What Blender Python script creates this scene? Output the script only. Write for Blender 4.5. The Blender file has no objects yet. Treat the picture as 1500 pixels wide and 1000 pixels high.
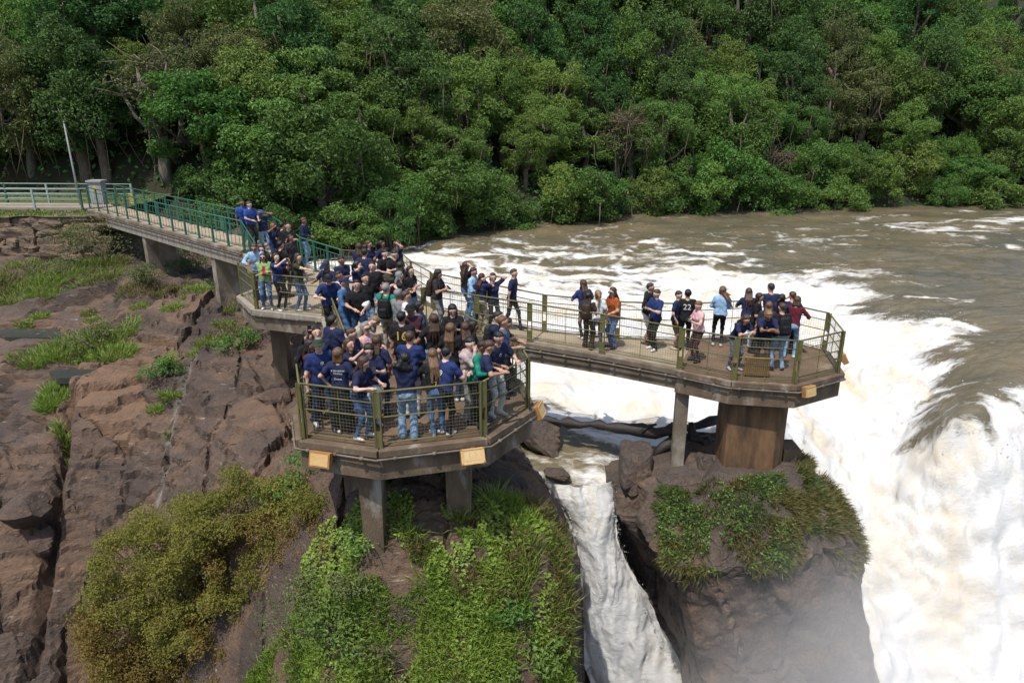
import bpy, math, random
import numpy as np
from mathutils import Vector, Matrix

# ------------------------------------------------------------------ camera, sky, sun, exposure
S = bpy.context.scene
CAM_H, PITCH, FOC = 6.5, math.radians(18.6), 1040.0          # metres above the east platform, tilt, focal length in 1500-px units
cam_d = bpy.data.cameras.new('camera'); cam = bpy.data.objects.new('camera', cam_d)
S.collection.objects.link(cam); S.camera = cam
cam.location = (0, 0, CAM_H); cam.rotation_euler = (math.pi/2 - PITCH, 0, 0)
cam_d.sensor_width = 36; cam_d.lens = 36*FOC/1500; cam_d.clip_end = 600
TO_SUN = Vector((-.22, -.40, 1.0)).normalized()
w = bpy.data.worlds.new('World'); S.world = w; w.use_nodes = True
wn = w.node_tree
sky = wn.nodes.new('ShaderNodeTexSky'); sky.sky_type = 'NISHITA'; sky.sun_disc = False
sky.sun_elevation = math.asin(TO_SUN.z); sky.sun_rotation = math.atan2(TO_SUN.x, TO_SUN.y)
sky.air_density = 1.0; sky.dust_density = 2.0
wn.links.new(sky.outputs[0], wn.nodes['Background'].inputs[0]); wn.nodes['Background'].inputs[1].default_value = .145
sun_d = bpy.data.lights.new('sun', 'SUN'); sun = bpy.data.objects.new('sun', sun_d); S.collection.objects.link(sun)
sun_d.energy = 3.5; sun_d.angle = math.radians(.53); sun_d.color = (1, .95, .87)
sun.rotation_euler = TO_SUN.to_track_quat('Z', 'Y').to_euler(); sun.location = TO_SUN*100
S.view_settings.view_transform = 'Standard'; S.view_settings.look = 'None'
S.view_settings.exposure = 0.42; S.view_settings.gamma = 1.0; S.view_settings.use_curve_mapping = False

# ------------------------------------------------------------------ helpers
COL = S.collection
CP, SP = math.cos(PITCH), math.sin(PITCH)
def at(x, y, z=0.):
    """world point at height z seen at photo pixel x, y"""
    u, v = (x-750)/FOC, (500-y)/FOC
    d = (u, CP+v*SP, -SP+v*CP); t = (z-CAM_H)/d[2]
    return np.array((d[0]*t, d[1]*t, z))
def atY(x, y, Y):
    u, v = (x-750)/FOC, (500-y)/FOC
    d = (u, CP+v*SP, -SP+v*CP); t = Y/d[1]
    return np.array((d[0]*t, Y, CAM_H+d[2]*t))

_rng = np.random.RandomState(7)
_perm = np.concatenate([_rng.permutation(256)]*2)
_grad = _rng.randn(256, 3); _grad /= np.linalg.norm(_grad, axis=1)[:, None]
def perlin(x, y, z=0.):
    x, y, z = np.broadcast_arrays(np.asarray(x, float), np.asarray(y, float), np.asarray(z, float))
    xi, yi, zi = np.floor(x).astype(int), np.floor(y).astype(int), np.floor(z).astype(int)
    xf, yf, zf = x-xi, y-yi, z-zi
    u, v, w_ = [t*t*t*(t*(t*6-15)+10) for t in (xf, yf, zf)]
    xi &= 255; yi &= 255; zi &= 255
    def g(a, b, c):
        h = _perm[_perm[_perm[(xi+a) & 255]+((yi+b) & 255)]+((zi+c) & 255)]
        G = _grad[h]; return G[..., 0]*(xf-a)+G[..., 1]*(yf-b)+G[..., 2]*(zf-c)
    l = lambda a, b, t: a+(b-a)*t
    return 1.5*l(l(l(g(0,0,0), g(1,0,0), u), l(g(0,1,0), g(1,1,0), u), v), l(l(g(0,0,1), g(1,0,1), u), l(g(0,1,1), g(1,1,1), u), v), w_)
def fbm(x, y, z=0., o=4, ridged=False):
    s, a = 0, 1.
    for i in range(o):
        n = perlin(x*2**i+17.3*i, y*2**i-9.1*i, np.asarray(z)*2**i+3.7*i)
        s = s+a*(1-2*np.abs(n) if ridged else n); a *= .5
    return s
def billow(x, y, z, o=3):
    s, a = 0, 1.
    for i in range(o): s = s+a*np.abs(perlin(x*2.1**i+5.3*i, y*2.1**i-2.2*i, np.asarray(z)*2.1**i+8.1*i)); a *= .5
    return s
def smooth(a, b, x):
    t = np.clip((x-a)/(b-a), 0, 1); return t*t*(3-2*t)
def voronoi(x, y, seed, off=False):
    """F1, F2 and the id of the nearest jittered cell"""
    xi, yi = np.floor(x).astype(int), np.floor(y).astype(int)
    f1 = np.full(x.shape, 9.); f2 = f1.copy(); idd = np.zeros(x.shape, int); vx = np.zeros(x.shape); vy = np.zeros(x.shape)
    for dx in (-1, 0, 1):
        for dy in (-1, 0, 1):
            cx, cy = xi+dx, yi+dy
            h = _perm[_perm[(cx+seed) & 255]+(cy & 255)]; h2 = _perm[(h+seed*7) & 255]
            ex, ey = cx+.1+.8*h/255-x, cy+.1+.8*h2/255-y; d = np.hypot(ex, ey)
            near = d < f1; vx = np.where(near, ex, vx); vy = np.where(near, ey, vy)
            f2 = np.where(near, f1, np.minimum(f2, d)); idd = np.where(near, h, idd); f1 = np.where(near, d, f1)
    return (f1, f2, idd, vx, vy) if off else (f1, f2, idd)
def tps(P, V, lam=.02, lin=0):
    """thin-plate interpolation of values V at 2-D points P"""
    P = np.asarray(P, float); V = np.asarray(V, float); n = len(P)
    def K(r2): return np.sqrt(r2) if lin else np.where(r2 > 1e-9, r2*np.log(np.maximum(r2, 1e-9)), 0)
    A = np.zeros((n+3, n+3)); d2 = ((P[:, None]-P[None])**2).sum(-1)
    A[:n, :n] = K(d2)+lam*np.eye(n)*n*(-1 if lin else 1); A[:n, n] = 1; A[:n, n+1:] = P; A[n, :n] = 1; A[n+1:, :n] = P.T
    B = np.zeros((n+3,)+V.shape[1:]); B[:n] = V; c = np.linalg.solve(A, B)
    def f(x, y):
        s = c[n]+c[n+1]*x+c[n+2]*y
        for i in range(n): s = s+c[i]*K((x-P[i, 0])**2+(y-P[i, 1])**2)
        return s
    return f

def mesh_np(name, V, F, mats=(), smooth_=False, midx=None, attrs=None):
    """mesh from numpy vertices and one (or several) constant-sided face arrays"""
    me = bpy.data.meshes.new(name); V = np.asarray(V, np.float32)
    FF = [np.asarray(f) for f in (F if isinstance(F, (list, tuple)) else [F]) if len(f)]
    me.vertices.add(len(V)); me.vertices.foreach_set('co', V.ravel())
    nl = sum(f.size for f in FF); nf = sum(len(f) for f in FF)
    me.loops.add(nl); me.polygons.add(nf)
    me.loops.foreach_set('vertex_index', np.concatenate([f.ravel() for f in FF]).astype(np.int32))
    tot = np.concatenate([np.full(len(f), f.shape[1]) for f in FF]).astype(np.int32)
    me.polygons.foreach_set('loop_start', np.concatenate([[0], np.cumsum(tot)[:-1]]).astype(np.int32))
    me.polygons.foreach_set('loop_total', tot)
    if midx is not None: me.polygons.foreach_set('material_index', np.asarray(midx, np.int32))
    me.polygons.foreach_set('use_smooth', np.full(nf, bool(smooth_)))
    for k, a in (attrs or {}).items():
        at_ = me.attributes.new(k, 'FLOAT', 'POINT'); at_.data.foreach_set('value', np.asarray(a, np.float32).ravel())
    for m in mats: me.materials.append(m)
    me.update(calc_edges=True)
    return me
def link(name, me, parent=None, loc=None, label=None, cat=None, group=None, kind=None):
    o = bpy.data.objects.new(name, me); COL.objects.link(o)
    if parent is not None: o.parent = parent
    if loc is not None: o.location = loc
    if label: o['label'] = label
    if cat: o['category'] = cat
    if group: o['group'] = group
    if kind: o['kind'] = kind
    return o
def thing(name, label, cat, loc=(0, 0, 0), group=None, rz=0):
    o = link(name, None, None, loc, label, cat, group); o.rotation_euler.z = rz; o.empty_display_size = .2
    return o

class G:
    """collects simple solids into one mesh"""
    def __init__(s): s.v = []; s.f = []; s.m = []; s.k = 0
    def add(s, V, F, m=0):
        s.v.append(np.asarray(V, float)); s.f += [[i+s.k for i in f] for f in F]; s.m += [m]*len(F); s.k += len(V); return s
    def beam(s, a, b, w, h, up=(0, 0, 1), m=0):
        a, b = Vector(a), Vector(b); d = (b-a).normalized(); u = Vector(up)
        if abs(d.dot(u)) > .98: u = Vector((0, 1, 0))
        x = d.cross(u).normalized()*(w/2); y = x.normalized().cross(d)*(h/2)
        V = [p+i*x+j*y for p in (a, b) for i, j in ((-1, -1), (1, -1), (1, 1), (-1, 1))]
        return s.add([tuple(q) for q in V], [(3,2,1,0), (4,5,6,7), (0,1,5,4), (1,2,6,5), (2,3,7,6), (3,0,4,7)], m)
    def box(s, c, d, rz=0, m=0):
        c = np.asarray(c, float); d = np.asarray(d, float)/2; cs, sn = math.cos(rz), math.sin(rz)
        V = []
        for z in (-1, 1):
            for x, y in ((-1, -1), (1, -1), (1, 1), (-1, 1)):
                px, py = x*d[0], y*d[1]; V.append((c[0]+px*cs-py*sn, c[1]+px*sn+py*cs, c[2]+z*d[2]))
        return s.add(V, [(3,2,1,0), (4,5,6,7), (0,1,5,4), (1,2,6,5), (2,3,7,6), (3,0,4,7)], m)
    def tube(s, pts, r, n=8, m=0):
        P = [Vector(p) for p in pts]; R = r if hasattr(r, '__len__') else [r]*len(P); V = []
        d0 = (P[1]-P[0]).normalized(); u = Vector((0, 0, 1)) if abs(d0.z) < .9 else Vector((0, 1, 0)); x = d0.cross(u).normalized()
        for i, p in enumerate(P):
            d = (P[min(i+1, len(P)-1)]-P[max(i-1, 0)]).normalized(); x = (x-d*x.dot(d)).normalized(); y = d.cross(x)
            for k in range(n):
                a = 2*math.pi*k/n; V.append(tuple(p+(x*math.cos(a)+y*math.sin(a))*R[i]))
        F = [(i*n+k, i*n+(k+1) % n, (i+1)*n+(k+1) % n, (i+1)*n+k) for i in range(len(P)-1) for k in range(n)]
        F += [tuple(range(n-1, -1, -1)), tuple(range((len(P)-1)*n, len(P)*n))]
        return s.add(V, F, m)
    def prism(s, poly, z0, z1, m=0):
        """poly counter-clockwise; z0, z1 numbers or per-vertex lists"""
        n = len(poly); a = z0 if hasattr(z0, '__len__') else [z0]*n; b = z1 if hasattr(z1, '__len__') else [z1]*n
        V = [(p[0], p[1], a[i]) for i, p in enumerate(poly)]+[(p[0], p[1], b[i]) for i, p in enumerate(poly)]
        F = [tuple(range(n-1, -1, -1)), tuple(range(n, 2*n))]+[(i, (i+1) % n, n+(i+1) % n, n+i) for i in range(n)]
        return s.add(V, F, m)
    def mesh(s, name, mats, sm=False, off=(0, 0, 0)):
        me = bpy.data.meshes.new(name); V = np.concatenate(s.v)-np.asarray(off, float)
        me.from_pydata([tuple(p) for p in V], [], s.f)
        for q in (mats if isinstance(mats, (list, tuple)) else [mats]): me.materials.append(q)
        me.polygons.foreach_set('material_index', np.array(s.m, np.int32)); me.polygons.foreach_set('use_smooth', np.full(len(s.f), sm)); me.update()
        return me

# ------------------------------------------------------------------ materials
def material(name, c1, c2=None, scale=4., rough=.8, bump=.0, bscale=None, detail=6., lo=.35, hi=.65, stretch=(1, 1, 1), c3=None, s3=1., lo3=.5, hi3=.62, spec=.3, metal=0., objvar=0.):
    m = bpy.data.materials.new(name); m.use_nodes = True; nt = m.node_tree; L = nt.links.new
    b = nt.nodes['Principled BSDF']; b.inputs['Roughness'].default_value = rough; b.inputs['Metallic'].default_value = metal
    b.inputs['Specular IOR Level'].default_value = spec
    b.inputs['Base Color'].default_value = (*c1, 1)
    tc = nt.nodes.new('ShaderNodeTexCoord'); mp = nt.nodes.new('ShaderNodeMapping'); mp.inputs['Scale'].default_value = stretch
    L(tc.outputs['Object'], mp.inputs[0])
    def noise(sc, det=detail):
        n = nt.nodes.new('ShaderNodeTexNoise'); n.inputs['Scale'].default_value = sc; n.inputs['Detail'].default_value = det; n.inputs['Roughness'].default_value = .6
        L(mp.outputs[0], n.inputs['Vector']); return n
    def ramp(src, a, bb, ca, cb):
        r = nt.nodes.new('ShaderNodeValToRGB'); r.color_ramp.elements[0].position = a; r.color_ramp.elements[1].position = bb
        r.color_ramp.elements[0].color = (*ca, 1); r.color_ramp.elements[1].color = (*cb, 1); L(src, r.inputs[0]); return r.outputs[0]
    def mix(f, a, bb):
        x = nt.nodes.new('ShaderNodeMix'); x.data_type = 'RGBA'; L(f, x.inputs[0])
        for s_, v in ((x.inputs[6], a), (x.inputs[7], bb)):
            if isinstance(v, tuple): s_.default_value = (*v, 1)
            else: L(v, s_)
        return x.outputs[2]
    out = None
    if c2 is not None: out = ramp(noise(scale).outputs[0], lo, hi, c1, c2)
    if c3 is not None: out = mix(ramp(noise(s3).outputs[0], lo3, hi3, (0, 0, 0), (1, 1, 1)), out if out else c1, c3)
    if objvar and out:
        oi = nt.nodes.new('ShaderNodeObjectInfo'); hs = nt.nodes.new('ShaderNodeHueSaturation')
        mr = nt.nodes.new('ShaderNodeMapRange'); mr.inputs[3].default_value = 1-objvar; mr.inputs[4].default_value = 1+objvar
        L(oi.outputs['Random'], mr.inputs[0]); L(mr.outputs[0], hs.inputs['Value']); L(out, hs.inputs['Color']); out = hs.outputs[0]
    if out: L(out, b.inputs['Base Color'])
    if bump:
        bp = nt.nodes.new('ShaderNodeBump'); bp.inputs['Strength'].default_value = min(1, bump); bp.inputs['Distance'].default_value = .03*max(1, bump)
        L(noise(bscale or scale*3, 5).outputs[0], bp.inputs['Height']); L(bp.outputs[0], b.inputs['Normal'])
    m['out'] = 1
    return m
def leaf_material(name, ca, cb, trans=.3, objvar=.2, rough=.55, hue=.03):
    """leaf colour runs ca..cb by the per-leaf tint attribute, each plant a little different"""
    m = bpy.data.materials.new(name); m.use_nodes = True; nt = m.node_tree; L = nt.links.new; N = nt.nodes.new
    b = nt.nodes['Principled BSDF']; b.inputs['Roughness'].default_value = rough; b.inputs['Specular IOR Level'].default_value = .35
    a = N('ShaderNodeAttribute'); a.attribute_name = 'tint'
    r = N('ShaderNodeValToRGB'); r.color_ramp.elements[0].color = (*ca, 1); r.color_ramp.elements[1].color = (*cb, 1); L(a.outputs['Fac'], r.inputs[0])
    oi = N('ShaderNodeObjectInfo'); hs = N('ShaderNodeHueSaturation'); L(r.outputs[0], hs.inputs['Color'])
    m1 = N('ShaderNodeMapRange'); m1.inputs[3].default_value = 1-objvar; m1.inputs[4].default_value = 1+objvar; L(oi.outputs['Random'], m1.inputs[0]); L(m1.outputs[0], hs.inputs['Value'])
    mm = N('ShaderNodeMath'); mm.operation = 'FRACT'; mu = N('ShaderNodeMath'); mu.operation = 'MULTIPLY'; mu.inputs[1].default_value = 7.31; L(oi.outputs['Random'], mu.inputs[0]); L(mu.outputs[0], mm.inputs[0])
    m2 = N('ShaderNodeMapRange'); m2.inputs[3].default_value = .5-hue; m2.inputs[4].default_value = .5+hue*.3; L(mm.outputs[0], m2.inputs[0]); L(m2.outputs[0], hs.inputs['Hue'])
    L(hs.outputs[0], b.inputs['Base Color'])
    t = N('ShaderNodeBsdfTranslucent'); L(hs.outputs[0], t.inputs[0]); x = N('ShaderNodeMixShader'); x.inputs[0].default_value = trans
    L(b.outputs[0], x.inputs[1]); L(t.outputs[0], x.inputs[2]); L(x.outputs[0], nt.nodes['Material Output'].inputs[0])
    return m

M = {}
M['concrete'] = material('concrete', (.19, .155, .115), (.11, .085, .060), 1.7, .9, .6, 26, c3=(.33, .305, .265), s3=1.1, lo3=.52, hi3=.68, stretch=(1.3, 1.3, .7), detail=9)
M['concrete_wet'] = material('concrete_stained', (.085, .062, .043), (.165, .118, .076), 1.6, .85, .6, 26, c3=(.30, .275, .24), s3=1.5, lo3=.56, hi3=.70, stretch=(1.5, 1.5, .55), detail=9)
M['concrete_pale'] = material('concrete_pale', (.31, .275, .225), (.19, .16, .125), 2., .9, .4, 20, c3=(.36, .34, .31), s3=2, lo3=.58, hi3=.7, stretch=(2.5, 2.5, .6))
M['floor_pale'] = material('deck_pale', (.34, .28, .20), (.25, .20, .135), 1.6, .9, .3, 25, c3=(.16, .125, .09), s3=.7, lo3=.58, hi3=.72)
M['floor_brown'] = material('deck_brown', (.16, .105, .066), (.095, .062, .04), 1.5, .85, .3, 25, c3=(.24, .18, .125), s3=.8, lo3=.58, hi3=.72)
M['olive'] = material('olive_paint', (.095, .095, .032), (.135, .12, .05), 9, .55, .15, 40, c3=(.10, .06, .03), s3=6, lo3=.62, hi3=.7)
M['green'] = material('green_paint', (.02, .085, .055), (.035, .12, .08), 9, .5, .1, 40, c3=(.09, .07, .045), s3=5, lo3=.66, hi3=.74)
M['wire'] = material('wire', (.13, .125, .085), (.18, .165, .12), 20, .5)
M['pipe'] = material('conduit', (.11, .085, .065), (.17, .14, .115), 6, .7, .2, 30)
M['lamp_face'] = material('amber_panel', (.46, .29, .115), (.54, .37, .17), 6, .45, .1, 30, c3=(.3, .15, .05), s3=4, lo3=.6, hi3=.75)
M['lamp_body'] = material('lamp_case', (.36, .19, .06), (.24, .12, .045), 8, .6)
M['column'] = material('column_rust', (.175, .100, .050), (.060, .036, .024), 2.2, .85, .35, 18, stretch=(1.6, 1.6, .4), c3=(.055, .04, .03), s3=1.6, lo3=.55, hi3=.7)
M['bark'] = material('bark', (.075, .055, .04), (.15, .125, .10), 5, .95, .6, 14, stretch=(3, 3, .6), objvar=.25)
M['bark_pale'] = material('bark_pale', (.17, .15, .12), (.085, .072, .056), 5, .9, .5, 14, stretch=(3, 3, .6), objvar=.2)
M['log'] = material('shade_dark_wood', (.010, .008, .007), (.026, .020, .016), 5, .6, .7, 12, stretch=(.6, 3, 3), spec=.5)  # near-black base colour carries the shade the log lies in
M['twig'] = material('dry_twigs', (.20, .155, .11), (.11, .085, .06), 6, .95)

# ================================================================== land
def grid(xs, ys):
    nx, ny = len(xs), len(ys)
    X, Y = np.meshgrid(xs, ys)
    i = np.arange((nx-1)*(ny-1)); r, c = i//(nx-1), i % (nx-1); a = r*nx+c
    return X, Y, np.stack([a, a+1, a+nx+1, a+nx], 1)
def cat(*seg): return np.unique(np.round(np.concatenate([np.arange(a, b, s) for a, b, s in seg]), 3))
def polydist(X, Y, P):
    """distance to a polyline and signed side of it"""
    best = np.full(X.shape, 99.); side = np.zeros(X.shape)
    for a, b in zip(P[:-1], P[1:]):
        d = np.subtract(b[:2], a[:2]); l2 = (d**2).sum(); t = np.clip(((X-a[0])*d[0]+(Y-a[1])*d[1])/l2, 0, 1)
        q = np.hypot(X-a[0]-t*d[0], Y-a[1]-t*d[1]); s = d[0]*(Y-a[1])-d[1]*(X-a[0])
        side = np.where(q < best, np.sign(s), side); best = np.minimum(best, q)
    return best, side

def rock_material(name, base, tan, dark, wet=.0, pale=(.34, .32, .29), tan_lo=.5, bed=(.6, 1, 3.5)):
    m = bpy.data.materials.new(name); m.use_nodes = True; nt = m.node_tree; L = nt.links.new; N = nt.nodes.new
    b = nt.nodes['Principled BSDF']; b.inputs['Specular IOR Level'].default_value = .35
    tc = N('ShaderNodeTexCoord')
    def noise(sc, st=(1, 1, 1), det=8, rg=.62):
        mp = N('ShaderNodeMapping'); mp.inputs['Scale'].default_value = st; L(tc.outputs['Object'], mp.inputs[0])
        n = N('ShaderNodeTexNoise'); n.inputs['Scale'].default_value = sc; n.inputs['Detail'].default_value = det; n.inputs['Roughness'].default_value = rg; L(mp.outputs[0], n.inputs['Vector']); return n.outputs[0]
    def ramp(s, a, c):
        r = N('ShaderNodeMapRange'); r.inputs[1].default_value = a; r.inputs[2].default_value = c; L(s, r.inputs[0]); return r.outputs[0]
    def mix(f, a, c):
        x = N('ShaderNodeMix'); x.data_type = 'RGBA'; L(f, x.inputs[0])
        for s_, v in ((x.inputs[6], a), (x.inputs[7], c)):
            if isinstance(v, tuple): s_.default_value = (*v, 1)
            else: L(v, s_)
        return x.outputs[2]
    c = mix(ramp(noise(1.1, (1, 1, 1.6)), .35, .68), base, dark)
    c = mix(ramp(noise(.55, (1, 1.4, 1.4)), tan_lo, tan_lo+.16), c, tan)
    c = mix(ramp(noise(9, (1, 1, 2)), .48, .72), c, tuple(v*.42 for v in base))
    c = mix(ramp(noise(38, (1, 1, 1.5), 4, .7), .52, .72), c, tuple(v*1.7 for v in base))
    c = mix(ramp(noise(60, (1, 1, 1.5), 3, .7), .56, .70), c, tuple(v*.35 for v in base))
    c = mix(ramp(noise(3.2, (.5, 1.2, 5)), .64, .72), c, pale)          # pale mineral streaks along the bedding
    a = N('ShaderNodeAttribute'); a.attribute_name = 'slab'; c = mix(ramp(a.outputs['Fac'], .66, 1.15), c, tuple(v*1.05 for v in tan)); c = mix(ramp(a.outputs['Fac'], .48, .2), c, tuple(v*.85 for v in dark))
    a = N('ShaderNodeAttribute'); a.attribute_name = 'seam'
    c = mix(a.outputs['Fac'], c, (.30, .285, .25))
    L(c, b.inputs['Base Color'])
    rr = N('ShaderNodeMapRange'); rr.inputs[3].default_value = .55-wet; rr.inputs[4].default_value = .95-wet; L(noise(1.7), rr.inputs[0]); L(rr.outputs[0], b.inputs['Roughness'])
    bp = N('ShaderNodeBump'); bp.inputs['Strength'].default_value = 1.; bp.inputs['Distance'].default_value = .08; L(noise(9, (1, 1, max(.8, bed[2]*.7)), 10, .72), bp.inputs['Height'])
    bp2 = N('ShaderNodeBump'); bp2.inputs['Strength'].default_value = .6; bp2.inputs['Distance'].default_value = .12; L(noise(2.2, bed, 6), bp2.inputs['Height']); L(bp.outputs[0], bp2.inputs['Normal'])
    L(bp2.outputs[0], b.inputs['Normal'])
    return m
M['rock'] = rock_material('basalt_shelf', (.112, .076, .056), (.175, .105, .064), (.060, .046, .040))
M['rock_wall'] = rock_material('wall_stone', (.15, .112, .082), (.22, .150, .095), (.085, .067, .056))
M['rock_dark'] = rock_material('wet_basalt', (.098, .074, .060), (.155, .098, .063), (.056, .047, .043), wet=.2, pale=(.17, .15, .13), tan_lo=.5, bed=(1.6, 1.6, .7))

# ---- rock shelf on the left and under the front platform
SH = [(-60,420,-1.6),(0,440,-1.9),(100,440,-1.75),(200,415,-1.25),(300,450,-1.35),(380,470,-1.6),(100,520,-2.3),(0,540,-2.3),(-60,540,-2.3),(250,520,-2.1),(350,540,-2.1),(420,520,-2.0),
      (150,590,-2.6),(250,590,-2.6),(350,600,-2.5),(430,620,-2.4),(0,640,-3.1),(-80,700,-3.6),(150,700,-4.2),(150,800,-5.6),(150,900,-7.),(150,1000,-8.5),(0,800,-5.0),(0,1000,-7.6),(-100,1000,-8),
      (300,700,-3.5),(300,800,-4.6),(300,900,-5.7),(300,1000,-6.7),(430,720,-2.45),(500,800,-2.2),(560,800,-1.85),(690,770,-1.85),(620,790,-1.9),(760,700,-2.2),(840,760,-2.6),(800,670,-2.6),
      (500,900,-3.0),(650,900,-2.8),(820,880,-3.1),(600,1000,-4.2),(450,1000,-4.8),(780,1000,-4.4),(860,1000,-4.8),(600,1150,-5.6),(800,1150,-5.6),(300,1150,-8),(0,1150,-9.5),
      (100,380,-.95),(0,380,-.95),(-100,380,-.9),(500,470,-1.9),(600,450,-2.),(560,620,-2.1),(200,370,-1.0),(420,380,-1.3)]
_p = np.array([at(*q) for q in SH]); shelf_z = tps(_p[:, :2], _p[:, 2], .01)
EDGE = np.array([(8, .95), (9, 1.0), (11, 1.15), (13, 1.38), (15.2, 1.25), (16.4, .75), (17, .55), (18.5, .2), (21, -2.3), (25, -5.6), (30, -9), (36, -11.5), (42, -13), (50, -13)])
GULLY = [at(104,592,-2.6), at(98,650,-3.3), at(88,720,-4.3), at(76,800,-5.3), at(62,900,-6.7), at(52,1010,-8.2)]
CRACK = [at(300,505,-2.1), at(285,540,-2.3), at(268,585,-2.6), at(250,640,-3.2), at(238,700,-3.9), at(222,770,-4.8)]
CRACK2 = [at(380,560,-2.2), at(410,600,-2.3), at(430,640,-2.4)]
CRACK3 = [at(0,600,-2.7), at(60,610,-2.8), at(104,592,-2.6), at(150,560,-2.5)]
def terrain(X, Y):
    Z = shelf_z(X, Y); Z = np.minimum(Z, 1.0)
    wx, wy = X+.16*fbm(X*.7, Y*.7, 0, 3), Y+.16*fbm(X*.7+5, Y*.7+9, 0, 3)
    a = -.10; u, v = wx*math.cos(a)-wy*math.sin(a), wx*math.sin(a)+wy*math.cos(a)
    slab = 0
    for sc, an, amp, cr, sd, wcr in ((.40, 2.1, .42, .26, 3, .035), (.62, .9, .22, .10, 11, .04), (1.7, 1.3, .075, .04, 29, .06), (4.2, 1., .02, .015, 31, .1)):
        f1, f2, idd, ex, ey = voronoi(u*sc, v*sc/an, sd, True)
        h = (idd/255-.5)*amp; Z = Z+h+amp*.9*(((idd*37 % 255)/255-.5)*ex+((idd*91 % 255)/255-.5)*ey)-cr*(1-smooth(0, wcr, f2-f1)); slab = slab+(idd*53 % 255)/255*(.5 if sd < 12 else .12)
    # thin bedding ledges
    n = fbm(X*.5, Y*.5, 2., 4); st = (Z+.25*n)*5.5; Z = Z+.45*((np.floor(st)+smooth(.25, .75, st-np.floor(st)))/5.5-st/5.5); st = (Z+.45*fbm(X*.25, Y*.4, 12., 3))*2.6; Z = Z+.75*((np.floor(st)+smooth(.40, .60, st-np.floor(st)))/2.6-st/2.6)*(.35+.65*smooth(18, 20.5, Y))*smooth(14.5, 17, Y)
    Z = Z+.05*fbm(X*.9, Y*.9, 0, 5)+.012*fbm(X*5, Y*5, 0, 3, True)
    seam = np.zeros(X.shape)
    d, s = polydist(X, Y, GULLY); Z = Z-.75*np.exp(-(d/.17)**2)+.55*smooth(0, .3, d*s)*np.exp(-(d/2.5)**2)*(s > 0)
    d, s = polydist(X, Y, CRACK); k = smooth(19.5, 24, Y)*0+1; Z = Z-.3*np.exp(-(d/.07)**2)-.22*smooth(0, .2, -d*s)*np.exp(-(d/1.8)**2); seam = np.maximum(seam, np.exp(-((d-.05)/.05)**2)*(.5+.8*perlin(X*4, Y*4)))
    for C in (CRACK2, CRACK3):
        d, s = polydist(X, Y, C); Z = Z-.28*np.exp(-(d/.08)**2)-.15*smooth(0, .2, d*s)*np.exp(-(d/1.5)**2)
    e = np.interp(Y, EDGE[:, 0], EDGE[:, 1])+.18*fbm(Y*.9, Z*.4, 5.5, 4)
    t = smooth(0, .55, X-e); deep = np.where(Y > 17.6, -4.2, -13.)
    Z = Z-.35*smooth(-.6, 0., X-e); Z = Z+(deep-Z)*t
    return Z, np.clip(seam, 0, 1), slab
xs = cat((-46, -15, .3), (-15, 2.6, .07)); ys = cat((8.2, 24, .07), (24, 34, .12), (34, 50, .3))
X, Y, F = grid(xs, ys); Z, seam, slab = terrain(X, Y)
V = np.stack([X, Y, Z], -1).reshape(-1, 3)
steep = np.hypot(*np.gradient(Z, ys, xs)).ravel()
j = smooth(.8, 2.5, steep)*.12                                # break up the vertical faces sideways
V[:, 0] += j*fbm(V[:, 0]*.8, V[:, 1]*1.3, V[:, 2]*1.6, 4); V[:, 1] += j*fbm(V[:, 0]*.8+40, V[:, 1]*1.3, V[:, 2]*1.6, 4)
link('rock_shelf', mesh_np('rock_shelf', V, F, [M['rock']], False, attrs={'seam': seam, 'slab': slab}), kind='structure', label='broad brown basalt shelf with cracks and bedding steps left of the walkway')
_tx, _ty, _tz = xs, ys, Z
def ground(x, y):
    i = np.clip(np.searchsorted(_tx, x)-1, 0, len(_tx)-2); k = np.clip(np.searchsorted(_ty, y)-1, 0, len(_ty)-2)
    fx = np.clip((x-_tx[i])/(_tx[i+1]-_tx[i]), 0, 1); fy = np.clip((y-_ty[k])/(_ty[k+1]-_ty[k]), 0, 1)
    return (_tz[k, i]*(1-fx)+_tz[k, i+1]*fx)*(1-fy)+(_tz[k+1, i]*(1-fx)+_tz[k+1, i+1]*fx)*fy

# ---- far hillside under the forest, one sheet that runs on behind the trees
BANK = np.array([(-90, 47), (-34, 45), (-24, 43.5), (-15, 43.8), (-8, 45.5), (0, 50.5), (6, 54), (13, 56.5), (20, 59), (39, 63), (60, 66), (110, 72)])
def bank(x): return np.interp(x, BANK[:, 0], BANK[:, 1])
def hill(x, y):
    d = y-bank(x); z0 = np.interp(x, [-24, -20, -10, -7], [1.1, .6, -1.6, -2.6])
    return z0-1.2*smooth(0, -3, d)*smooth(-20, -10, x)+np.where(d > 0, .50*d+1.2*smooth(0, 2.5, d), .15*d)+.5*fbm(x*.15, y*.15, 3, 3)*smooth(0, 4, d)
M['forest_floor'] = material('forest_floor', (.028, .022, .012), (.018, .028, .010), 1.2, .95, .6, 6, c3=(.10, .055, .03), s3=.15, lo3=.62, hi3=.7)
xs = cat((-90, 112, 1.0)); ys = cat((40, 150, .7)); X, Y, F = grid(xs, ys); Y = Y+bank(X)-44
Z = hill(X, Y); V = np.stack([X, Y, Z], -1).reshape(-1, 3)
link('hillside', mesh_np('hillside', V, F, [M['forest_floor']], True), kind='structure')

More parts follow.
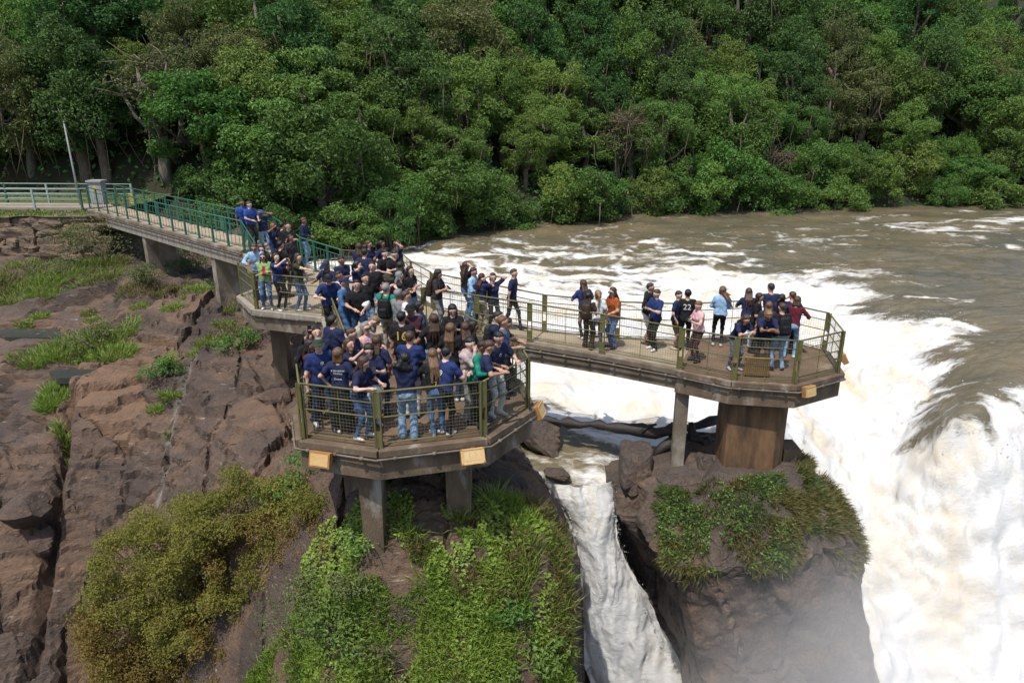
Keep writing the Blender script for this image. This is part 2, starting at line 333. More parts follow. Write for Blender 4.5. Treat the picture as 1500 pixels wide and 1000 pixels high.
# ---- terrace with the path at the left end of the walkway
M['grass_ground'] = material('grass_ground', (.055, .085, .022), (.09, .10, .035), 3, .95, .6, 30, c3=(.16, .11, .07), s3=.9, lo3=.58, hi3=.7)
M['path'] = material('path_concrete', (.30, .25, .20), (.22, .18, .14), 1.5, .9, .3, 20)
xs = cat((-46, -20.6, .25)); ys = cat((35.4, 46.5, .25)); X, Y, F = grid(xs, ys); Z = 1.12+.06*fbm(X*.7, Y*.7, 1, 3)+.10*smooth(41, 46, Y)
V = np.stack([X, Y, Z], -1).reshape(-1, 3); k = len(V)
link('grass_terrace', mesh_np('grass_terrace', V, F, [M['grass_ground']], True), kind='structure')
g = G(); g.prism([(-46, 38.0), (-22.2, 37.3), (-21.3, 38.3), (-22.0, 39.2), (-46, 40.4)], .8, 1.26)
link('path', g.mesh('path', M['path']), kind='structure')

# ---- river and rapids: heights and foam set at points, refined by noise
RV = [(480,345,-2.2,.2),(600,352,-2.2,.3),(700,345,-2.2,.15),(860,328,-2.2,.1),(1100,312,-2.2,.05),(1300,305,-2.2,.1),(1500,300,-2.2,.15),(1400,340,-2.2,.30),(1500,330,-2.2,.40),(1250,350,-2.2,.24),(1330,330,-2.2,.28),(1200,335,-2.2,.2),
      (1450,400,-2.2,.08),(1300,380,-2.2,.12),(1150,360,-2.2,.26),(620,380,-2.4,.70),(700,370,-2.4,.48),(800,350,-2.3,.30),(900,345,-2.3,.32),(1000,365,-2.3,.44),(1060,378,-2.35,.36),
      (650,420,-2.6,.8),(740,400,-2.6,.75),(850,390,-2.6,.42),(950,395,-2.6,.48),(1040,405,-2.6,.88),(820,440,-2.8,.8),(920,420,-2.8,.54),(1000,440,-3,.7),(1060,430,-2.9,.85),(760,425,-2.7,.85),(900,480,-3,.95),(800,560,-3.1,1),(900,590,-3.15,1),(1000,600,-3.15,1),
      (850,640,-3.25,.42),(800,640,-3.2,.25),(880,690,-3.3,.6),(820,690,-3.3,.5),(1100,425,-2.8,1),(1150,425,-2.6,.95),(1200,460,-3.2,1),(1140,395,-2.3,.1),(1225,425,-2.35,.8),(1255,480,-2.9,1),(1290,445,-2.3,.0),(1350,460,-2.3,.2),
      (1390,445,-2.2,.42),(1430,440,-2.25,.15),(1420,520,-2.35,.0),(1300,520,-3.4,1),(1370,500,-2.7,.9),(1350,580,-3.6,1),(1398,600,-2.65,.3),(1440,600,-2.7,.15),(1430,570,-2.5,.0),(1460,480,-2.3,.0),(1470,560,-2.5,.0),(1470,630,-3.3,.95),(1420,660,-3.85,1),(1380,640,-3.6,1),(1500,535,-2.3,.0),(1500,585,-2.7,.8),(1430,640,-3.45,.9),
      (1240,600,-4.2,1),(1300,650,-4.9,1),(1400,700,-4.65,1),(1500,700,-4.65,1),(1300,750,-6.5,1),(1400,850,-7.4,1),(1320,900,-8.6,1),(1500,850,-7.4,1),(1350,1000,-10.2,1),(1500,1000,-10.1,1),(1700,300,-2.2,.1),(1700,450,-2.2,.05),
      (1700,570,-2.6,.5),(1700,700,-4.65,1),(1700,1000,-10.5,1),(1150,640,-4,1),(400,345,-2.2,.1),(560,420,-2.5,.8)]
_q = np.array([np.append(at(a, b, c), d) for a, b, c, d in RV]); 
def rv_eval(X, Y):
    P = _q[:, :2]; sh = X.shape; x, y = X.ravel(), Y.ravel()
    z = tps(P, _q[:, 2], .001, 1)(x, y); f = tps(P, _q[:, 3], .001, 1)(x, y)
    return z.reshape(sh), np.clip(f, 0, 1).reshape(sh)
xs = cat((-16, -3.4, .3), (-3.4, 20, .085), (20, 32, .25), (32, 90, 1.2)); ys = cat((11.5, 33, .085), (33, 44, .16), (44, 82, .45)); X, Y, F = grid(xs, ys)
Z, FO = rv_eval(X, Y); Z = np.clip(Z, -12.5, -2.05)
Z = np.where(X > 24, np.maximum(Z, -2.4)*0+np.minimum(-2.2, Z), Z)
fl = X*.5+Y*.25                                               # flow runs from the far right towards the near left
wx0 = .8*fbm(X*.2, Y*.2, 13, 2)
wv = .05*fbm(X*.45+.3*fbm(X*.2, Y*.2), Y*.9, 0, 3)+.045*fbm(X*1.6, Y*2.6, 4, 3, True)*smooth(75, 25, Y)+.26*fbm(X*.16, Y*.26, 7, 2)*smooth(22, 30, Y)+.10*fbm(X*.5+wx0, Y*1.1, 17, 3, True)*smooth(20, 30, Y)
wx_ = 1.3*fbm(X*.22, Y*.22, 3, 3); fo = fbm((X*.62-Y*.30)*.55+wx_, (Y*.9+X*.35)*1.05+wx_, 9, 5)
fm = np.clip(FO+.62*fo*(1-abs(FO*2-1)**2*.85)+.30*fbm(X*.22+wx_*.4, Y*.55, 31, 3)*smooth(.02, .3, FO)*smooth(1.02, .75, FO), 0, 1)
rough_ = smooth(.35, .95, FO)
bil = np.abs(fbm(X*.8, Y*.8, Z*.8, 4)); Z2 = Z+wv*(1-.5*rough_)+rough_*(np.where((Z < -3.0) & (X > 7), .15*fbm(X*1.1, Y*.45, Z*.2, 3), .30*bil)+.04*fbm(X*3.2, Y*2.2, Z*.6, 3)+.25*fbm(X*.4, Y*.4, 2, 2))
puff = billow((X+.5*Y)*.95, (Y-.3*X)*.8, Z*.75, 4)*smooth(.8, 1., FO)*smooth(-2.6, -3.4, Z)*(X > 6.5)
V = np.stack([X+rough_*.15*fbm(X*2, Y*2, Z*2+30, 3)-.08*puff, Y-.22*puff, Z2+.30*puff], -1).reshape(-1, 3)
# cut away what lies under the shelf, inside the rock pillar and where the channel drops
cx, cy = X.ravel(), Y.ravel()
dead = ((cy < 17.0) & (cx < 8.4)) | (cx < np.interp(cy, EDGE[:, 0], EDGE[:, 1])-1.5) | (cy > bank(cx)+2.5)
F = F[~dead[F].any(1)]
used = np.unique(F); re = np.full(len(V), -1); re[used] = np.arange(len(used)); F = re[F]
def water_material(vs=1., nm='river_water'):
    m = bpy.data.materials.new(nm); m.use_nodes = True; nt = m.node_tree; L = nt.links.new; N = nt.nodes.new
    b = nt.nodes['Principled BSDF']; tc = N('ShaderNodeTexCoord')
    def noise(sc, st=(1, 1, 1), det=6, rg=.6, dist=0.):
        mp = N('ShaderNodeMapping'); mp.inputs['Scale'].default_value = (st[0], st[1], st[2]) if vs == 1 else (st[0]*1.3, st[1]*.7, st[2]*vs); mp.inputs['Rotation'].default_value = (0, 0, .35); L(tc.outputs['Object'], mp.inputs[0])
        n = N('ShaderNodeTexNoise'); n.inputs['Scale'].default_value = sc; n.inputs['Detail'].default_value = det; n.inputs['Roughness'].default_value = rg; n.inputs['Distortion'].default_value = dist; L(mp.outputs[0], n.inputs['Vector']); return n.outputs[0]
    def rng(s, a, c, lo=0., hi=1.):
        r = N('ShaderNodeMapRange'); r.inputs[1].default_value = a; r.inputs[2].default_value = c; r.inputs[3].default_value = lo; r.inputs[4].default_value = hi
        L(s, r.inputs[0]); return r.outputs[0]
    def op(o, a, c):
        x = N('ShaderNodeMath'); x.operation = o
        for i, v in enumerate((a, c)):
            if isinstance(v, (int, float)): x.inputs[i].default_value = v
            else: L(v, x.inputs[i])
        return x.outputs[0]
    def mix(f, a, c):
        x = N('ShaderNodeMix'); x.data_type = 'RGBA'; L(f, x.inputs[0])
        for s_, v in ((x.inputs[6], a), (x.inputs[7], c)):
            if isinstance(v, tuple): s_.default_value = (*v, 1)
            else: L(v, s_)
        return x.outputs[2]
    a = N('ShaderNodeAttribute'); a.attribute_name = 'foam'
    wcol = mix(rng(noise(.22, (1, 2, 1)), .35, .65), (.150, .118, .066), (.090, .084, .056))
    fcol = mix(rng(noise(.55, dist=.6), .44, .70), (.585, .585, .575), (.53, .46, .34))
    fcol = mix(rng(noise(2.6, (.7, 1.6, .8), 8, .7, .8), .58, .80), fcol, (.44, .41, .35))
    if vs != 1: fcol = mix(rng(noise(5, (.5, 2.4, 1/vs), 8, .75, .6), .50, .72), fcol, (.53, .525, .51)); fcol = mix(rng(noise(2, (.5, 1.6, 1.2/vs), 8, .7, .6), .58, .80), fcol, (.50, .46, .38))
    f = op('ADD', a.outputs['Fac'], op('MULTIPLY', op('SUBTRACT', noise(2.4, (.6, 1.7, 1), 9, .72, 1.2), .5), 1.1))
    f = rng(f, .38, .72)
    L(mix(f, wcol, fcol), b.inputs['Base Color'])
    L(rng(f, 0, 1, .16, .75), b.inputs['Roughness']); b.inputs['Specular IOR Level'].default_value = .4
    h = op('ADD', op('MULTIPLY', noise(1.7, (.7, 2, 1), 6, .6, .8), .6), op('MULTIPLY', noise(6, (.8, 1.6, 1.2), 8, .7, .5), .35))
    if vs != 1:                                              # granular froth riding on the streaks
        iso = (.4, 2.2, 1/vs); h = op('ADD', h, op('MULTIPLY', noise(7, iso, 6, .75, .4), .9))
    bp = N('ShaderNodeBump'); bp.inputs['Strength'].default_value = .75; bp.inputs['Distance'].default_value = .16; L(rng(f, .2, 1, .8, .28 if vs == 1 else .42), bp.inputs['Strength']); L(h, bp.inputs['Height']); L(bp.outputs[0], b.inputs['Normal'])
    return m
M['water'] = water_material(); M['fall_water'] = water_material(.55, 'falling_water')
fc_ = V[used][F].mean(1); fallf = (fc_[:, 2] < -3.25) & (fc_[:, 0] > 7.) & (fc_[:, 1] < 27)
link('river', mesh_np('river', V[used], F, [M['water'], M['fall_water']], True, midx=fallf.astype(int), attrs={'foam': fm.ravel()[used]}), kind='structure', label='brown river breaking into white rapids and a waterfall')

# ---- the narrow fall between the shelf and the rock pillar: a torn sheet over its own bed
FALL = [(700, 798, 897, 17.25, .75), (722, 806, 896, 17.05, .9), (745, 826, 898, 16.9, .95), (800, 850, 908, 16.75, 1), (880, 852, 942, 16.5, 1), (960, 862, 985, 16.3, 1), (1040, 884, 1024, 16.1, 1), (1150, 900, 1060, 16.0, 1)]
A = np.array([atY(l, y, d) for y, l, r, d, f in FALL]); B = np.array([atY(r, y, d) for y, l, r, d, f in FALL]); ff = np.array([q[4] for q in FALL])
nv, nu = 190, 60; tv = np.linspace(0, len(FALL)-1, nv); tu = np.linspace(-.06, 1.06, nu)
itp = lambda P: np.stack([np.interp(tv, range(len(FALL)), P[:, k]) for k in range(3)], 1)
PA, PB = itp(A), itp(B); Q = PA[:, None]+(PB-PA)[:, None]*tu[None, :, None]; U = np.broadcast_to(tu, (nv, nu))
bulge = np.sin(np.clip(U, 0, 1)*np.pi)**.6
Q[..., 1] += -.40*bulge-.12*fbm(Q[..., 0]*1.9, Q[..., 2]*.30, 1, 3)-.16*billow(Q[..., 0]*1.9, Q[..., 2]*.5, 3., 4)*bulge
Q[..., 0] += .14*fbm(Q[..., 2]*.9, U*1.2, 4, 4)
fv = np.interp(tv, range(len(FALL)), ff)[:, None]*np.ones((1, nu))-.5*smooth(.12, -.04, np.minimum(U, 1-U))*.6+.18*fbm(Q[..., 0]*3, Q[..., 2]*1.2, 3, 3)
i = np.arange((nu-1)*(nv-1)); r, c = i//(nu-1), i % (nu-1); a = r*nu+c
link('waterfall', mesh_np('waterfall', Q.reshape(-1, 3), np.stack([a, a+nu, a+nu+1, a+1], 1), [M['fall_water']], True, attrs={'foam': np.clip(fv, 0, 1)}), kind='structure', label='narrow white waterfall pouring between the shelf and the rock pillar')
# splash clots torn off along the falls
rs = np.random.RandomState(5); pts = []
for k in range(1500):
    v_ = rs.uniform(0, len(FALL)-1.2); e = rs.rand() < .5; P_, R_ = (itp1 := np.array([np.interp(v_, range(len(FALL)), A[:, q]) for q in range(3)])), np.array([np.interp(v_, range(len(FALL)), B[:, q]) for q in range(3)])
    s_ = np.clip(rs.normal(0, .05), -.12, .12); pts.append((P_+(R_-P_)*(s_ if e else 1-s_)+rs.normal(0, .05, 3)+(0, -.2, 0), abs(rs.normal(0, .007))+.003))
sel = np.where((fm > .55) & (fm < .95) & (X > 7) & (X < 19) & (Y < 31) & (Z < -2.3))
for k in rs.choice(len(sel[0]), 2600):
    q = (sel[0][k], sel[1][k]); pts.append((np.array((X[q], Y[q], Z2[q]))+rs.normal(0, .15, 3)*(1, 1, .7)+(0, 0, .15), abs(rs.normal(0, .010))+.004))
C = np.array([p[0] for p in pts]); R_ = np.array([p[1] for p in pts]); oc = np.array([(1,0,0),(-1,0,0),(0,1,0),(0,-1,0),(0,0,1),(0,0,-1)], float)
V = (C[:, None]+R_[:, None, None]*oc[None]*rs.uniform(.6, 1.5, (len(C), 6, 1))).reshape(-1, 3)
of = np.array([(0,2,4),(2,1,4),(1,3,4),(3,0,4),(2,0,5),(1,2,5),(3,1,5),(0,3,5)]); F = (np.arange(len(C))[:, None, None]*6+of[None]).reshape(-1, 3)
link('spray', mesh_np('spray', V, F, [M['water']], True, attrs={'foam': np.ones(len(V))*1.4}), kind='stuff', label='flying clots of white spray along the falls', cat='spray')

# ---- the free-standing rock pillar that carries the east platform
RING = [(-2.50, [(3.1,17.9),(3.5,16.7),(4.5,16.3),(6.4,16.2),(7.3,16.5),(7.5,17.2),(7.2,18.2),(5,18.7),(3.7,18.6)]),
        (-2.62, [(2.85,18.0),(3.2,16.3),(4.3,15.7),(6.5,15.4),(7.7,15.9),(7.9,17.0),(7.5,18.4),(5,18.9),(3.5,18.8)]),
        (-3.05, [(2.8,18.0),(3.15,16.0),(4.1,14.9),(6.5,14.5),(8.0,15.1),(8.3,16.5),(7.8,18.5),(5.2,19.1),(3.4,18.9)]),
        (-3.65, [(2.8,18.0),(3.2,15.8),(4.0,14.3),(6.5,13.9),(8.3,14.5),(8.65,16.2),(8.1,18.5),(5.2,19.2),(3.3,18.9)]),
        (-5.0, [(3.2,18.0),(3.7,15.8),(4.3,14.2),(6.5,13.7),(8.7,14.2),(9.0,16.2),(8.4,18.6),(5.2,19.3),(3.3,19)]),
        (-8.0, [(4.3,18.0),(4.6,15.9),(4.9,14.1),(6.5,13.4),(9.1,13.8),(9.5,16),(8.7,18.6),(5.2,19.3),(3.5,19)]),
        (-14., [(5.2,18.0),(5.3,15.9),(5.5,14.0),(6.5,13.2),(9.4,13.6),(9.8,16),(9,18.6),(5.2,19.3),(3.6,19)])]
nr, nz = 190, 150
def ring_pts(P):
    P = np.array(P+P[:1], float); L_ = np.concatenate([[0], np.cumsum(np.hypot(*np.diff(P, axis=0).T))]); t = np.linspace(0, 1, nr, endpoint=False)
    # keep corners in register between rings by walking edge by edge
    s = t*(len(P)-1); i = s.astype(int); f = (s-i)[:, None]; return P[i]*(1-f)+P[i+1]*f
RP = np.array([ring_pts(p) for z, p in RING]); RZ = np.array([z for z, p in RING])
tt = np.concatenate([np.linspace(0, 3, 60, endpoint=False), np.linspace(3, 6, nz-60)])
PX = np.stack([np.stack([np.interp(tt, range(7), RP[:, k, c]) for k in range(nr)], 1) for c in (0, 1)], -1); PZ = np.interp(tt, range(7), RZ)[:, None]*np.ones((1, nr))
ctr = np.array((5.6, 16.9)); out = PX-ctr; out /= np.linalg.norm(out, axis=-1)[..., None]
ang = np.arctan2(out[..., 1], out[..., 0])
u_, v_ = np.cumsum(np.concatenate([np.zeros((nz, 1)), np.linalg.norm(np.diff(PX, axis=1), axis=-1)], 1), 1), PZ
f1, f2, idd = voronoi(u_*.62+.25*fbm(u_*.5, v_*.4, 6, 2), v_*.26+.4*fbm(u_*.4, v_*.3, 8, 2), 13); f1b, f2b, idb = voronoi(u_*2.0+.3*fbm(u_, v_, 2, 2), v_*.8, 17)
dsp = (idd/255-.5)*.42-.14*(1-smooth(0, .08, f2-f1))+(idb/255-.5)*.05-.02*(1-smooth(0, .12, f2b-f1b))+.34*fbm(PX[..., 0]*.6, PX[..., 1]*.6, PZ*.45, 4)+.03*fbm(PX[..., 0]*3, PX[..., 1]*3, PZ*1.5, 4)
fade = smooth(0, 25, np.arange(nz))[:, None]
PX = PX+out*(dsp*fade)[..., None]; PZ = PZ+(1-fade)*.05*fbm(PX[..., 0]*2, PX[..., 1]*2, 0, 4)+.1*fade*smooth(60, 30, np.arange(nz))[:, None]*fbm(PX[..., 0]*1.2, PX[..., 1]*1.2, 4, 4)
low_ = smooth(5.25, 4.75, PX[..., 0]+.15*fbm(PX[..., 1]*1.5, PZ, 3, 3))*smooth(75, 45, np.arange(nz))[:, None]; PZ = PZ-.50*low_+.06*fade*fbm(PX[..., 0]*2.2, PX[..., 1]*2.2, 9, 4)
V = np.concatenate([PX, PZ[..., None]], -1).reshape(-1, 3)
i = np.arange((nz-1)*nr); r, c = i//nr, i % nr; F = np.stack([r*nr+c, r*nr+(c+1) % nr, (r+1)*nr+(c+1) % nr, (r+1)*nr+c], 1)[:, ::-1]
V = np.concatenate([V, [(5.6, 17.2, -2.5)]]); T = np.stack([np.arange(nr), (np.arange(nr)+1) % nr, np.full(nr, len(V)-1)], 1)
rock_pillar = link('rock_pillar', mesh_np('rock_pillar', V, [F, T], [M['rock_dark']], False, attrs={'seam': np.zeros(len(V)), 'slab': np.full(len(V), .5)}), label='tall free-standing dark wet rock pillar with a grassy top amid the falls', cat='rock')
PIL_V = V[:nz*nr].reshape(nz, nr, 3)

# ---- loose rocks
def boulder(seed, size, flat=.7, blocky=False):
    """angular stone: sphere cut by random planes, then roughened"""
    rs = np.random.RandomState(seed); n = 22; th = np.linspace(0, np.pi, n//2+1); ph = np.linspace(0, 2*np.pi, n, endpoint=False)
    D = np.array([(math.sin(t)*math.cos(p), math.sin(t)*math.sin(p), math.cos(t)) for t in th[1:-1] for p in ph]+[(0, 0, 1), (0, 0, -1)])
    N = rs.randn(13, 3); N[:, 2] *= .7; N /= np.linalg.norm(N, axis=1)[:, None]; H = rs.uniform(.62, .98, 13)
    if blocky: N[:6] = np.array([(1,0,0),(-1,0,0),(0,1,0),(0,-1,0),(0,0,1),(0,0,-1)])+rs.normal(0, .16, (6, 3)); N /= np.linalg.norm(N, axis=1)[:, None]; H[:6] = rs.uniform(.70, .86, 6); H[6:] = rs.uniform(.86, 1.15, 7)
    dn = D@N.T; Rr = np.min(np.where(dn > .05, H/np.maximum(dn, .05), 9), axis=1); Rr = np.minimum(Rr, 1.25)
    P = D*Rr[:, None]; P *= 1+.06*fbm(P[:, 0]*3+seed, P[:, 1]*3, P[:, 2]*3, 3)[:, None]
    P = P*np.asarray(size)*(1, 1, flat); m = n; rows = len(th)-2
    F = [(r*m+k, (r+1)*m+k, (r+1)*m+(k+1) % m, r*m+(k+1) % m) for r in range(rows-1) for k in range(m)]
    top, bot = rows*m, rows*m+1; T = [(top, k, (k+1) % m) for k in range(m)]+[(bot, (rows-1)*m+(k+1) % m, (rows-1)*m+k) for k in range(m)]
    return P, np.array(F), np.array(T)
def rock_at(name, seed, size, loc, rz, mat, flat=.7, parent=None, blocky=False, **kw):
    P, F, T = boulder(seed, size, flat, blocky); o = link(name, mesh_np(name, P, [F, T], [mat], False, attrs={'seam': np.zeros(len(P)), 'slab': np.full(len(P), .5)}), parent, loc, **kw); o.rotation_euler.z = rz; return o
# stacked retaining wall below the path
wall = thing('stone_wall', 'dry-stacked retaining wall of rough brown boulders below the path', 'wall', (-24, 35.6, -1))
rs = np.random.RandomState(12); z = -1.05; row = 0
while z < 1.0:
    h = rs.uniform(.34, .56); x = -33.5+rs.rand()*.6
    while x < -20.9:
        wd = rs.uniform(.5, 1.7)*(1.1 if row == 0 else .9); hh = h*rs.uniform(.9, 1.25)
        o = rock_at('boulder', rs.randint(9999), (wd*.63, .6, hh*.73), (x+wd/2+24, rs.uniform(-.08, .12)+.42*(z+1)*.55, z+h/2+1), rs.uniform(-.1, .1), M['rock_wall'], 1., wall, True)
        x += wd*.93
    z += h*.86; row += 1
lab = [('big angular block perched over the gully at the cliff edge', at(32, 765, -4.35)+(0, .2, .15), (.62, .6, .55), 41),
       ('small pointed stone below the perched block', at(62, 800, -5.1)+(0, .1, .1), (.35, .35, .4), 43),
       ('pale rounded stone beside the pool', at(205, 400+37*.3+52, -2.1), (.28, .25, .2), 47), ('grey boulder in the grass below the first pier', at(188, 412, -1.3)+(0, 0, .1), (.42, .4, .35), 49),
       ('flat orange slab resting beneath the front platform rim', at(405, 588, -2.35)+(0, 0, .12), (.75, .55, .3), 51), ('dark wet stone at the head of the narrow fall', at(818, 694, -3.2), (.35, .3, .25), 53),
       ('dark wet boulder between the front platform and the channel', at(790, 640, -2.9), (.7, .9, .7), 55)]
for t, p, s, sd in lab: rock_at('rock', sd, s, tuple(p), sd*.7, M['rock_dark'] if 'dark' in t else M['rock'], .85, label=t, cat='rock')

# ================================================================== walkways and platforms
T = .58                                                        # slab depth
WN0, WN1 = np.array((-21.9, 36.95, 1.27)), np.array((-10.15, 26.4, 1.2))
wd = (WN1-WN0)[:2]/np.linalg.norm((WN1-WN0)[:2]); wn = np.array((-wd[1], wd[0])); WW = 1.55
WF0, WF1 = WN0+np.append(wn*WW, 0), WN1+np.append(wn*WW, 0)
FRONT = [(-4.45,13.4),(-3.97,12.03),(-2.43,11.6),(-.48,12.12),(.42,13.45),(.15,15.0),(-.9,16.3),(-1.5,17.4),(-4.65,17.3),(-3.95,15.4),(-4.4,14.6)]
ZF = .5
HUB = [(-4.65,17.302),(-1.5,17.402),(-2.4,18.55),(-2.3,20.45),(-3.1,22.05),(-3.55,23.2),(-5.8,23.9),(-7.75,26.2),(-9.15,24.85),(-8.3,23.6),(-8.7,21.9),(-7.7,20.35),(-5.4,19.5)]
ZH = .65
WK_N = [(-2.4,18.55,.65),(.48,18.4,.25),(2.4,17.85,.1),(4.3,17.0,0)]
WK_F = [(-2.3,20.45,.65),(.93,19.6,.22),(3.0,19.38,.08),(5.25,19.4,0)]
EAST = [(4.2,17.0),(5.4,16.22),(6.9,15.97),(8.33,16.75),(8.66,18.45),(7.4,19.9),(5.25,19.5)]

def slab_part(parent, poly, z, floor, side, off, name='slab', thick=T):
    zz = z if hasattr(z, '__len__') else [z]*len(poly)
    g = G(); g.prism(poly, [q-thick for q in zz], [q-.03 for q in zz]); link(name, g.mesh(name, side, off=off), parent)
    # top screed set in a little from the rim
    c = np.mean(poly, axis=0); inn = [tuple(np.add(c, np.subtract(p, c)*.985)) for p in poly]
    g = G(); g.prism(inn, [q-.03 for q in zz], zz); link('floor', g.mesh('floor', floor, off=off), parent)
    # raised rim beam round the slab
def rim(parent, pts, mat, off, z, out=.1, closed=False):
    P = [(p[0], p[1], z if len(p) == 2 else p[2]) for p in pts]
    for a, b in zip(P[:-1], P[1:]):
        g = G(); g.beam((a[0], a[1], a[2]-.05), (b[0], b[1], b[2]-.05), .16, .12); link('edge_beam', g.mesh('edge_beam', mat, off=off), parent)
def conduit(parent, pts, z, off):
    P = [(p[0], p[1], z if len(p) == 2 else p[2]-.16) for p in pts]; g = G(); g.tube(P, .022, 6)
    for a, b in zip(P[:-1], P[1:]):
        n = max(1, int(np.linalg.norm(np.subtract(b, a))/.55))
        for k in range(n): q = np.add(a, np.multiply(np.subtract(b, a), (k+.5)/n)); g.box(q, (.07, .07, .07))
    link('conduit', g.mesh('conduit', M['pipe'], True, off), parent)
def expand(poly, d):
    c = np.mean(poly, axis=0); return [tuple(np.add(p, d*np.subtract(p, c)/np.linalg.norm(np.subtract(p, c)))) for p in poly]

# west walkway from the terrace
off = tuple(WN1); wwk = thing('footbridge', 'straight concrete footbridge with green railings on wall piers, leading to the terrace', 'footbridge', off)
slab_part(wwk, [WN0[:2], WN1[:2], WF1[:2], WF0[:2]], [WN0[2], WN1[2], WF1[2], WF0[2]], M['floor_pale'], M['concrete_pale'], off, thick=.62)
rim(wwk, [WN0, WN1], M['concrete'], off, 0); conduit(wwk, expand([tuple(WN0[:2]), tuple(WN1[:2])], .0)[:0] or [WN0-np.append(wn*.11, 0), WN1-np.append(wn*.11, 0)], 0, off)
for px_ in (-17.1, -12.1):
    t = (px_-WN0[0])/(WN1[0]-WN0[0]); a = WN0+(WN1-WN0)*t
    g = G(); c0 = a[:2]+wn*.06; c1 = a[:2]+wn*(WW-.05); q = wd*.17
    g.prism([c0-q, c0+q, c1+q, c1-q], -2.2, .62); link('pier', g.mesh('pier', M['concrete'], off=off), wwk)
# stairs down from it to the hub
off = (-9.2, 25., .5); st = thing('staircase', 'short concrete flight of steps between the footbridge and the hub deck', 'staircase', off)
TA, TB = np.array((-10.15, 26.4)), WF1[:2]; BA, BB = np.array((-9.15, 24.85)), np.array((-7.75, 26.2))
for k in range(4):
    t0, t1 = k/4, (k+1)/4; g = G(); z = 1.2-(k+1)*.11
    g.prism([TA+(BA-TA)*t0, TA+(BA-TA)*t1, TB+(BB-TB)*t1, TB+(BB-TB)*t0], z-.5, z); link('step', g.mesh('step', M['floor_pale'], off=off), st)
# hub deck, neck and front platform
off = (-6, 21, ZH); hub = thing('viewing_deck', 'many-sided concrete hub deck where the footbridge, steps and branches meet', 'viewing deck', off)
slab_part(hub, HUB, ZH, M['floor_pale'], M['concrete'], off)
rim(hub, [HUB[9], HUB[10], HUB[11], HUB[12], HUB[0]], M['concrete_pale'], off, ZH); rim(hub, [HUB[3], HUB[4], HUB[5], HUB[6], HUB[7]], M['concrete'], off, ZH)
conduit(hub, expand([HUB[9], HUB[10], HUB[11], HUB[12]], .1), ZH-.14, off)
for x, y, a, b in ((-7.5, 21.8, .45, .45), (-6.2, 20.6, .5, .4), (-5.0, 18.6, .45, .45), (-3.2, 18.8, .45, .45), (-3.6, 22.2, .45, .45), (-7.3, 24.4, .45, .45)):
    g = G(); g.prism([(x-a/2, y-b/2), (x+a/2, y-b/2), (x+a/2, y+b/2), (x-a/2, y+b/2)], -2.8, ZH-T); link('pillar', g.mesh('pillar', M['concrete_wet'], off=off), hub)
off = (-2, 13.5, ZF); frp = thing('viewing_platform', 'octagonal stained concrete lookout platform packed with people above the grassy ledge', 'viewing platform', off)
slab_part(frp, FRONT, ZF, M['floor_brown'], M['concrete_wet'], off, thick=.6)
rim(frp, [FRONT[9], FRONT[10]]+FRONT[:7], M['concrete_wet'], off, ZF); conduit(frp, expand(FRONT[:6], .11), ZF-.15, off)
def tapered(parent, x, y, w0, w1, z0, z1, mat, off, name='pillar'):
    g = G(); V = [(x+i*w/2, y+j*w/2, z) for z, w in ((z0, w0), (z1, w1)) for i, j in ((-1, -1), (1, -1), (1, 1), (-1, 1))]
    g.add(V, [(3,2,1,0), (4,5,6,7), (0,1,5,4), (1,2,6,5), (2,3,7,6), (3,0,4,7)]); link(name, g.mesh(name, mat, off=off), parent)
tapered(frp, -2.72, 12.2, .34, .46, -2.5, ZF-.6, M['concrete_wet'], off); tapered(frp, -1.1, 13.1, .48, .52, -2.7, ZF-.6, M['concrete_wet'], off)
tapered(frp, -3.45, 13.9, .40, .44, -2.7, ZF-.6, M['concrete_wet'], off); tapered(frp, -2.3, 15.2, .45, .5, -2.7, ZF-.6, M['concrete_wet'], off)
# east walkway and platform
off = (1, 19, .2); ewk = thing('footbridge', 'stained concrete footbridge crossing the rapids between hub deck and rock pillar platform', 'footbridge', off)
P = WK_N+WK_F[::-1]
for k in range(3):
    q = [WK_N[k], WK_N[k+1], WK_F[k+1], WK_F[k]]
    slab_part(ewk, [p[:2] for p in q], [p[2]-.004 for p in q], M['floor_pale'], M['concrete'], off, thick=.52)
rim(ewk, WK_N, M['concrete'], off, 0); rim(ewk, WK_F, M['concrete'], off, 0); conduit(ewk, [(p[0]-.03, p[1]-.11, p[2]) for p in WK_N], 0, off)
off = (6.4, 17.6, 0); eap = thing('viewing_platform', 'polygonal concrete lookout platform on a thick column atop the rock pillar', 'viewing platform', off)
slab_part(eap, EAST, 0, M['floor_brown'], M['concrete_wet'], off, thick=.6)
rim(eap, [EAST[0], EAST[1], EAST[2], EAST[3], EAST[4], EAST[5], EAST[6]], M['concrete_wet'], off, 0); conduit(eap, expand(EAST[:5], .11), -.15, off)
g = G(); g.prism([(5.5,16.5),(6.72,16.36),(7.05,16.62),(7.0,17.4),(5.5,17.4)], -2.9, -.6); link('column', g.mesh('column', M['column'], off=off), eap)
g = G(); g.prism([(4.28,17.05),(4.60,17.0),(4.64,17.32),(4.32,17.37)], -3.4, -.6); link('pillar', g.mesh('pillar', M['concrete'], off=off), eap)
g = G(); g.prism([(7.15,16.75),(7.6,16.75),(7.6,17.4),(7.15,17.4)], -2.9, -2.15); link('plinth', g.mesh('plinth', M['concrete_wet'], off=off), eap)
